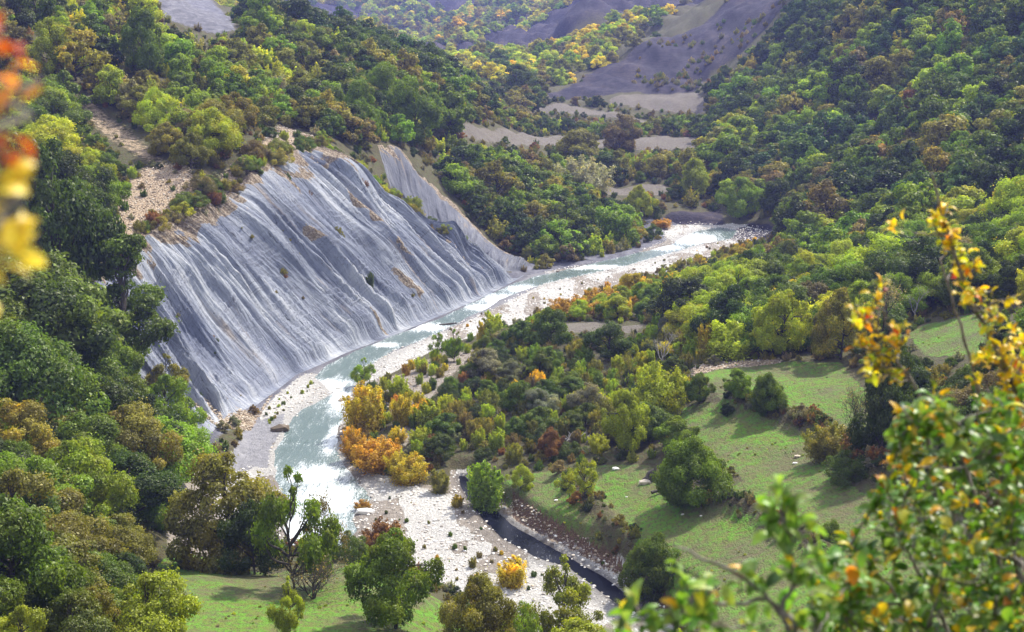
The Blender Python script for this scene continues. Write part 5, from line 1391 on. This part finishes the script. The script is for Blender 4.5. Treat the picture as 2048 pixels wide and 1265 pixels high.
near_shrub('nearest green twigs with grey forked stem at the bottom right of the view',
  [dict(p=[(1345,1092,3.0),(1440,1125,3.0),(1530,1190,3.0),(1570,1230,3.0),(1610,1310,3.0)], r=.008), dict(p=[(1300,1265,2.9),(1420,1215,2.95),(1530,1195,3.0),(1570,1230,3.0)], r=.006, ground=False),
   dict(p=[(1562,1010,3.0),(1580,1080,3.0),(1590,1160,3.0),(1560,1215,3.0),(1590,1300,3.0)], r=.007)],
  [(1563,990,3.0,.05),(1540,1010,3.0,.04),(1585,1015,3.0,.04),(1530,1060,3.0,.04),(1615,1060,3.0,.05),(1600,1130,3.0,.05),(1640,1110,3.1,.05),(1370,1160,2.9,.06),(1350,1220,2.9,.06),(1270,1215,2.9,.06),(1300,1240,2.9,.06),(1420,1170,2.9,.05),(1450,1240,2.9,.06),(1500,1250,3,.06),(1560,1140,3,.05),(1650,1230,3.1,.07),(1620,1180,3.1,.06),(1680,1180,3.2,.06),(1240,1250,2.8,.06),(1480,1150,3,.05),(1390,1250,2.9,.06),(1720,1150,3.2,.06),(1590,1250,3,.06)],
  250, [(.45, GREEN), (.38, LGREEN), (.05, YEL), (.02, ORG), (.06, DGR)], 32, .85, 10)
near_shrub('slender sapling with bright yellow autumn leaves against the right hillside',
  [dict(p=[(1862,345,4.6),(1880,420,4.6),(1905,500,4.6),(1935,590,4.6),(1985,690,4.6),(2045,800,4.6),(2090,1000,4.6),(2120,1280,4.6)], r=.011),
   dict(p=[(1880,520,4.7),(1905,600,4.7),(1935,700,4.7),(1975,850,4.7),(2010,980,4.7),(2060,1280,4.7)], r=.009),
   dict(p=[(1712,610,4.4),(1750,660,4.4),(1795,720,4.4),(1840,790,4.4),(1845,850,4.4),(1900,1010,4.4),(1960,1290,4.4)], r=.009),
   dict(p=[(1752,560,4.5),(1765,620,4.5),(1790,690,4.5),(1795,720,4.4)], r=.004, ground=False)],
  [(1895,410,4.6,.03),(1872,440,4.6,.03),(1905,460,4.6,.03),(1885,485,4.6,.03),(1925,500,4.6,.03),(1960,530,4.6,.03),(1915,520,4.6,.03),(1955,580,4.6,.04),(1990,600,4.6,.04),(1970,640,4.6,.04),(2010,640,4.6,.05),(2030,600,4.6,.04),(2000,700,4.6,.05),(2035,730,4.6,.05),(2045,670,4.6,.05),(1975,720,4.6,.05),(1950,760,4.6,.05),
   (1715,625,4.4,.03),(1740,640,4.4,.03),(1760,670,4.4,.04),(1735,690,4.4,.04),(1775,700,4.4,.04),(1750,720,4.4,.04),(1740,740,4.4,.03),(1790,745,4.4,.03),(1765,745,4.4,.03),(1800,690,4.4,.03),(1810,660,4.4,.03),(1765,560,4.5,.02),(1785,460,4.6,.02),(1900,820,4.5,.05),(1960,860,4.5,.05),(2020,820,4.6,.05)] + tips([(1850,430),(1900,420),(1960,560),(2070,680),(2080,860),(1950,840),(1960,700),(1900,560)], 34, 4.4, 4.8, .05) + tips([(1690,610),(1750,590),(1820,680),(1810,770),(1730,760)], 10, 4.3, 4.5, .04),
  298, [(.64, YEL), (.22, (.58, .56, .05)), (.05, ORG), (.02, RED), (.07, LGREEN)], 33, .66, 8, 'sapling', 'yellow_sapling')
near_shrub('very near autumn twig with blurred orange and yellow leaves at the left',
  [dict(p=[(-20,40,1.15),(-30,200,1.15),(-25,330,1.15),(-35,480,1.15),(-60,700,1.2),(-120,1300,1.3)], r=.004)],
  [(8,70,1.15,.01),(12,175,1.15,.012),(5,215,1.15,.012),(-5,280,1.15,.012),(40,375,1.15,.02),(15,350,1.15,.015),(5,410,1.15,.015),(20,440,1.15,.015),(0,480,1.15,.015),(12,520,1.15,.015)],
  60, [(.35, (.75, .18, .02)), (.3, (.6, .07, .02)), (.35, YEL)], 35, .5, 6, 'twig', 'autumn_twig')
for o in COL.objects:      # the lower leaves of the left twig have turned yellow, the upper ones orange and red
    if o.parent and o.parent.name.startswith('autumn_twig') and o.name.startswith('leaf'):
        _, v_ = project(*(np.array(o.location) + np.array(o.parent.location)))
        o['tint'] = (.62, .50, .05) if v_ > 335 else ((.42, .09, .02) if v_ < 130 or v_ > 215 else (.60, .27, .04))
# ---------------------------------------------------------------- the air
def haze():
    zmin = float(TZs.min()) - 4; zmax = max(float(TZs.max()), 64) + 25
    x1, y0, y1 = 3100, -6, 3450
    V = [(x, y, z) for z in (zmin, zmax) for x, y in ((-x1, y0), (x1, y0), (x1, y1), (-x1, y1))]
    Fc = [(3, 2, 1, 0), (4, 5, 6, 7), (0, 1, 5, 4), (1, 2, 6, 5), (2, 3, 7, 6), (3, 0, 4, 7)]
    me = bpy.data.meshes.new('haze'); me.from_pydata(V, [], Fc)
    m, nt = newmat('valley_air')
    o_ = nt.nodes.new('ShaderNodeOutputMaterial'); v = nt.nodes.new('ShaderNodeVolumePrincipled')
    v.inputs['Density'].default_value = .00017; v.inputs['Color'].default_value = (.36, .42, 1.0, 1); v.inputs['Anisotropy'].default_value = .0
    nt.links.new(v.outputs[0], o_.inputs['Volume'])
    me.materials.append(m); o = bpy.data.objects.new('haze', me); COL.objects.link(o); o['kind'] = 'stuff'
    o['label'] = 'thin blue haze lying in the air over the whole valley'; o['category'] = 'haze'
haze()
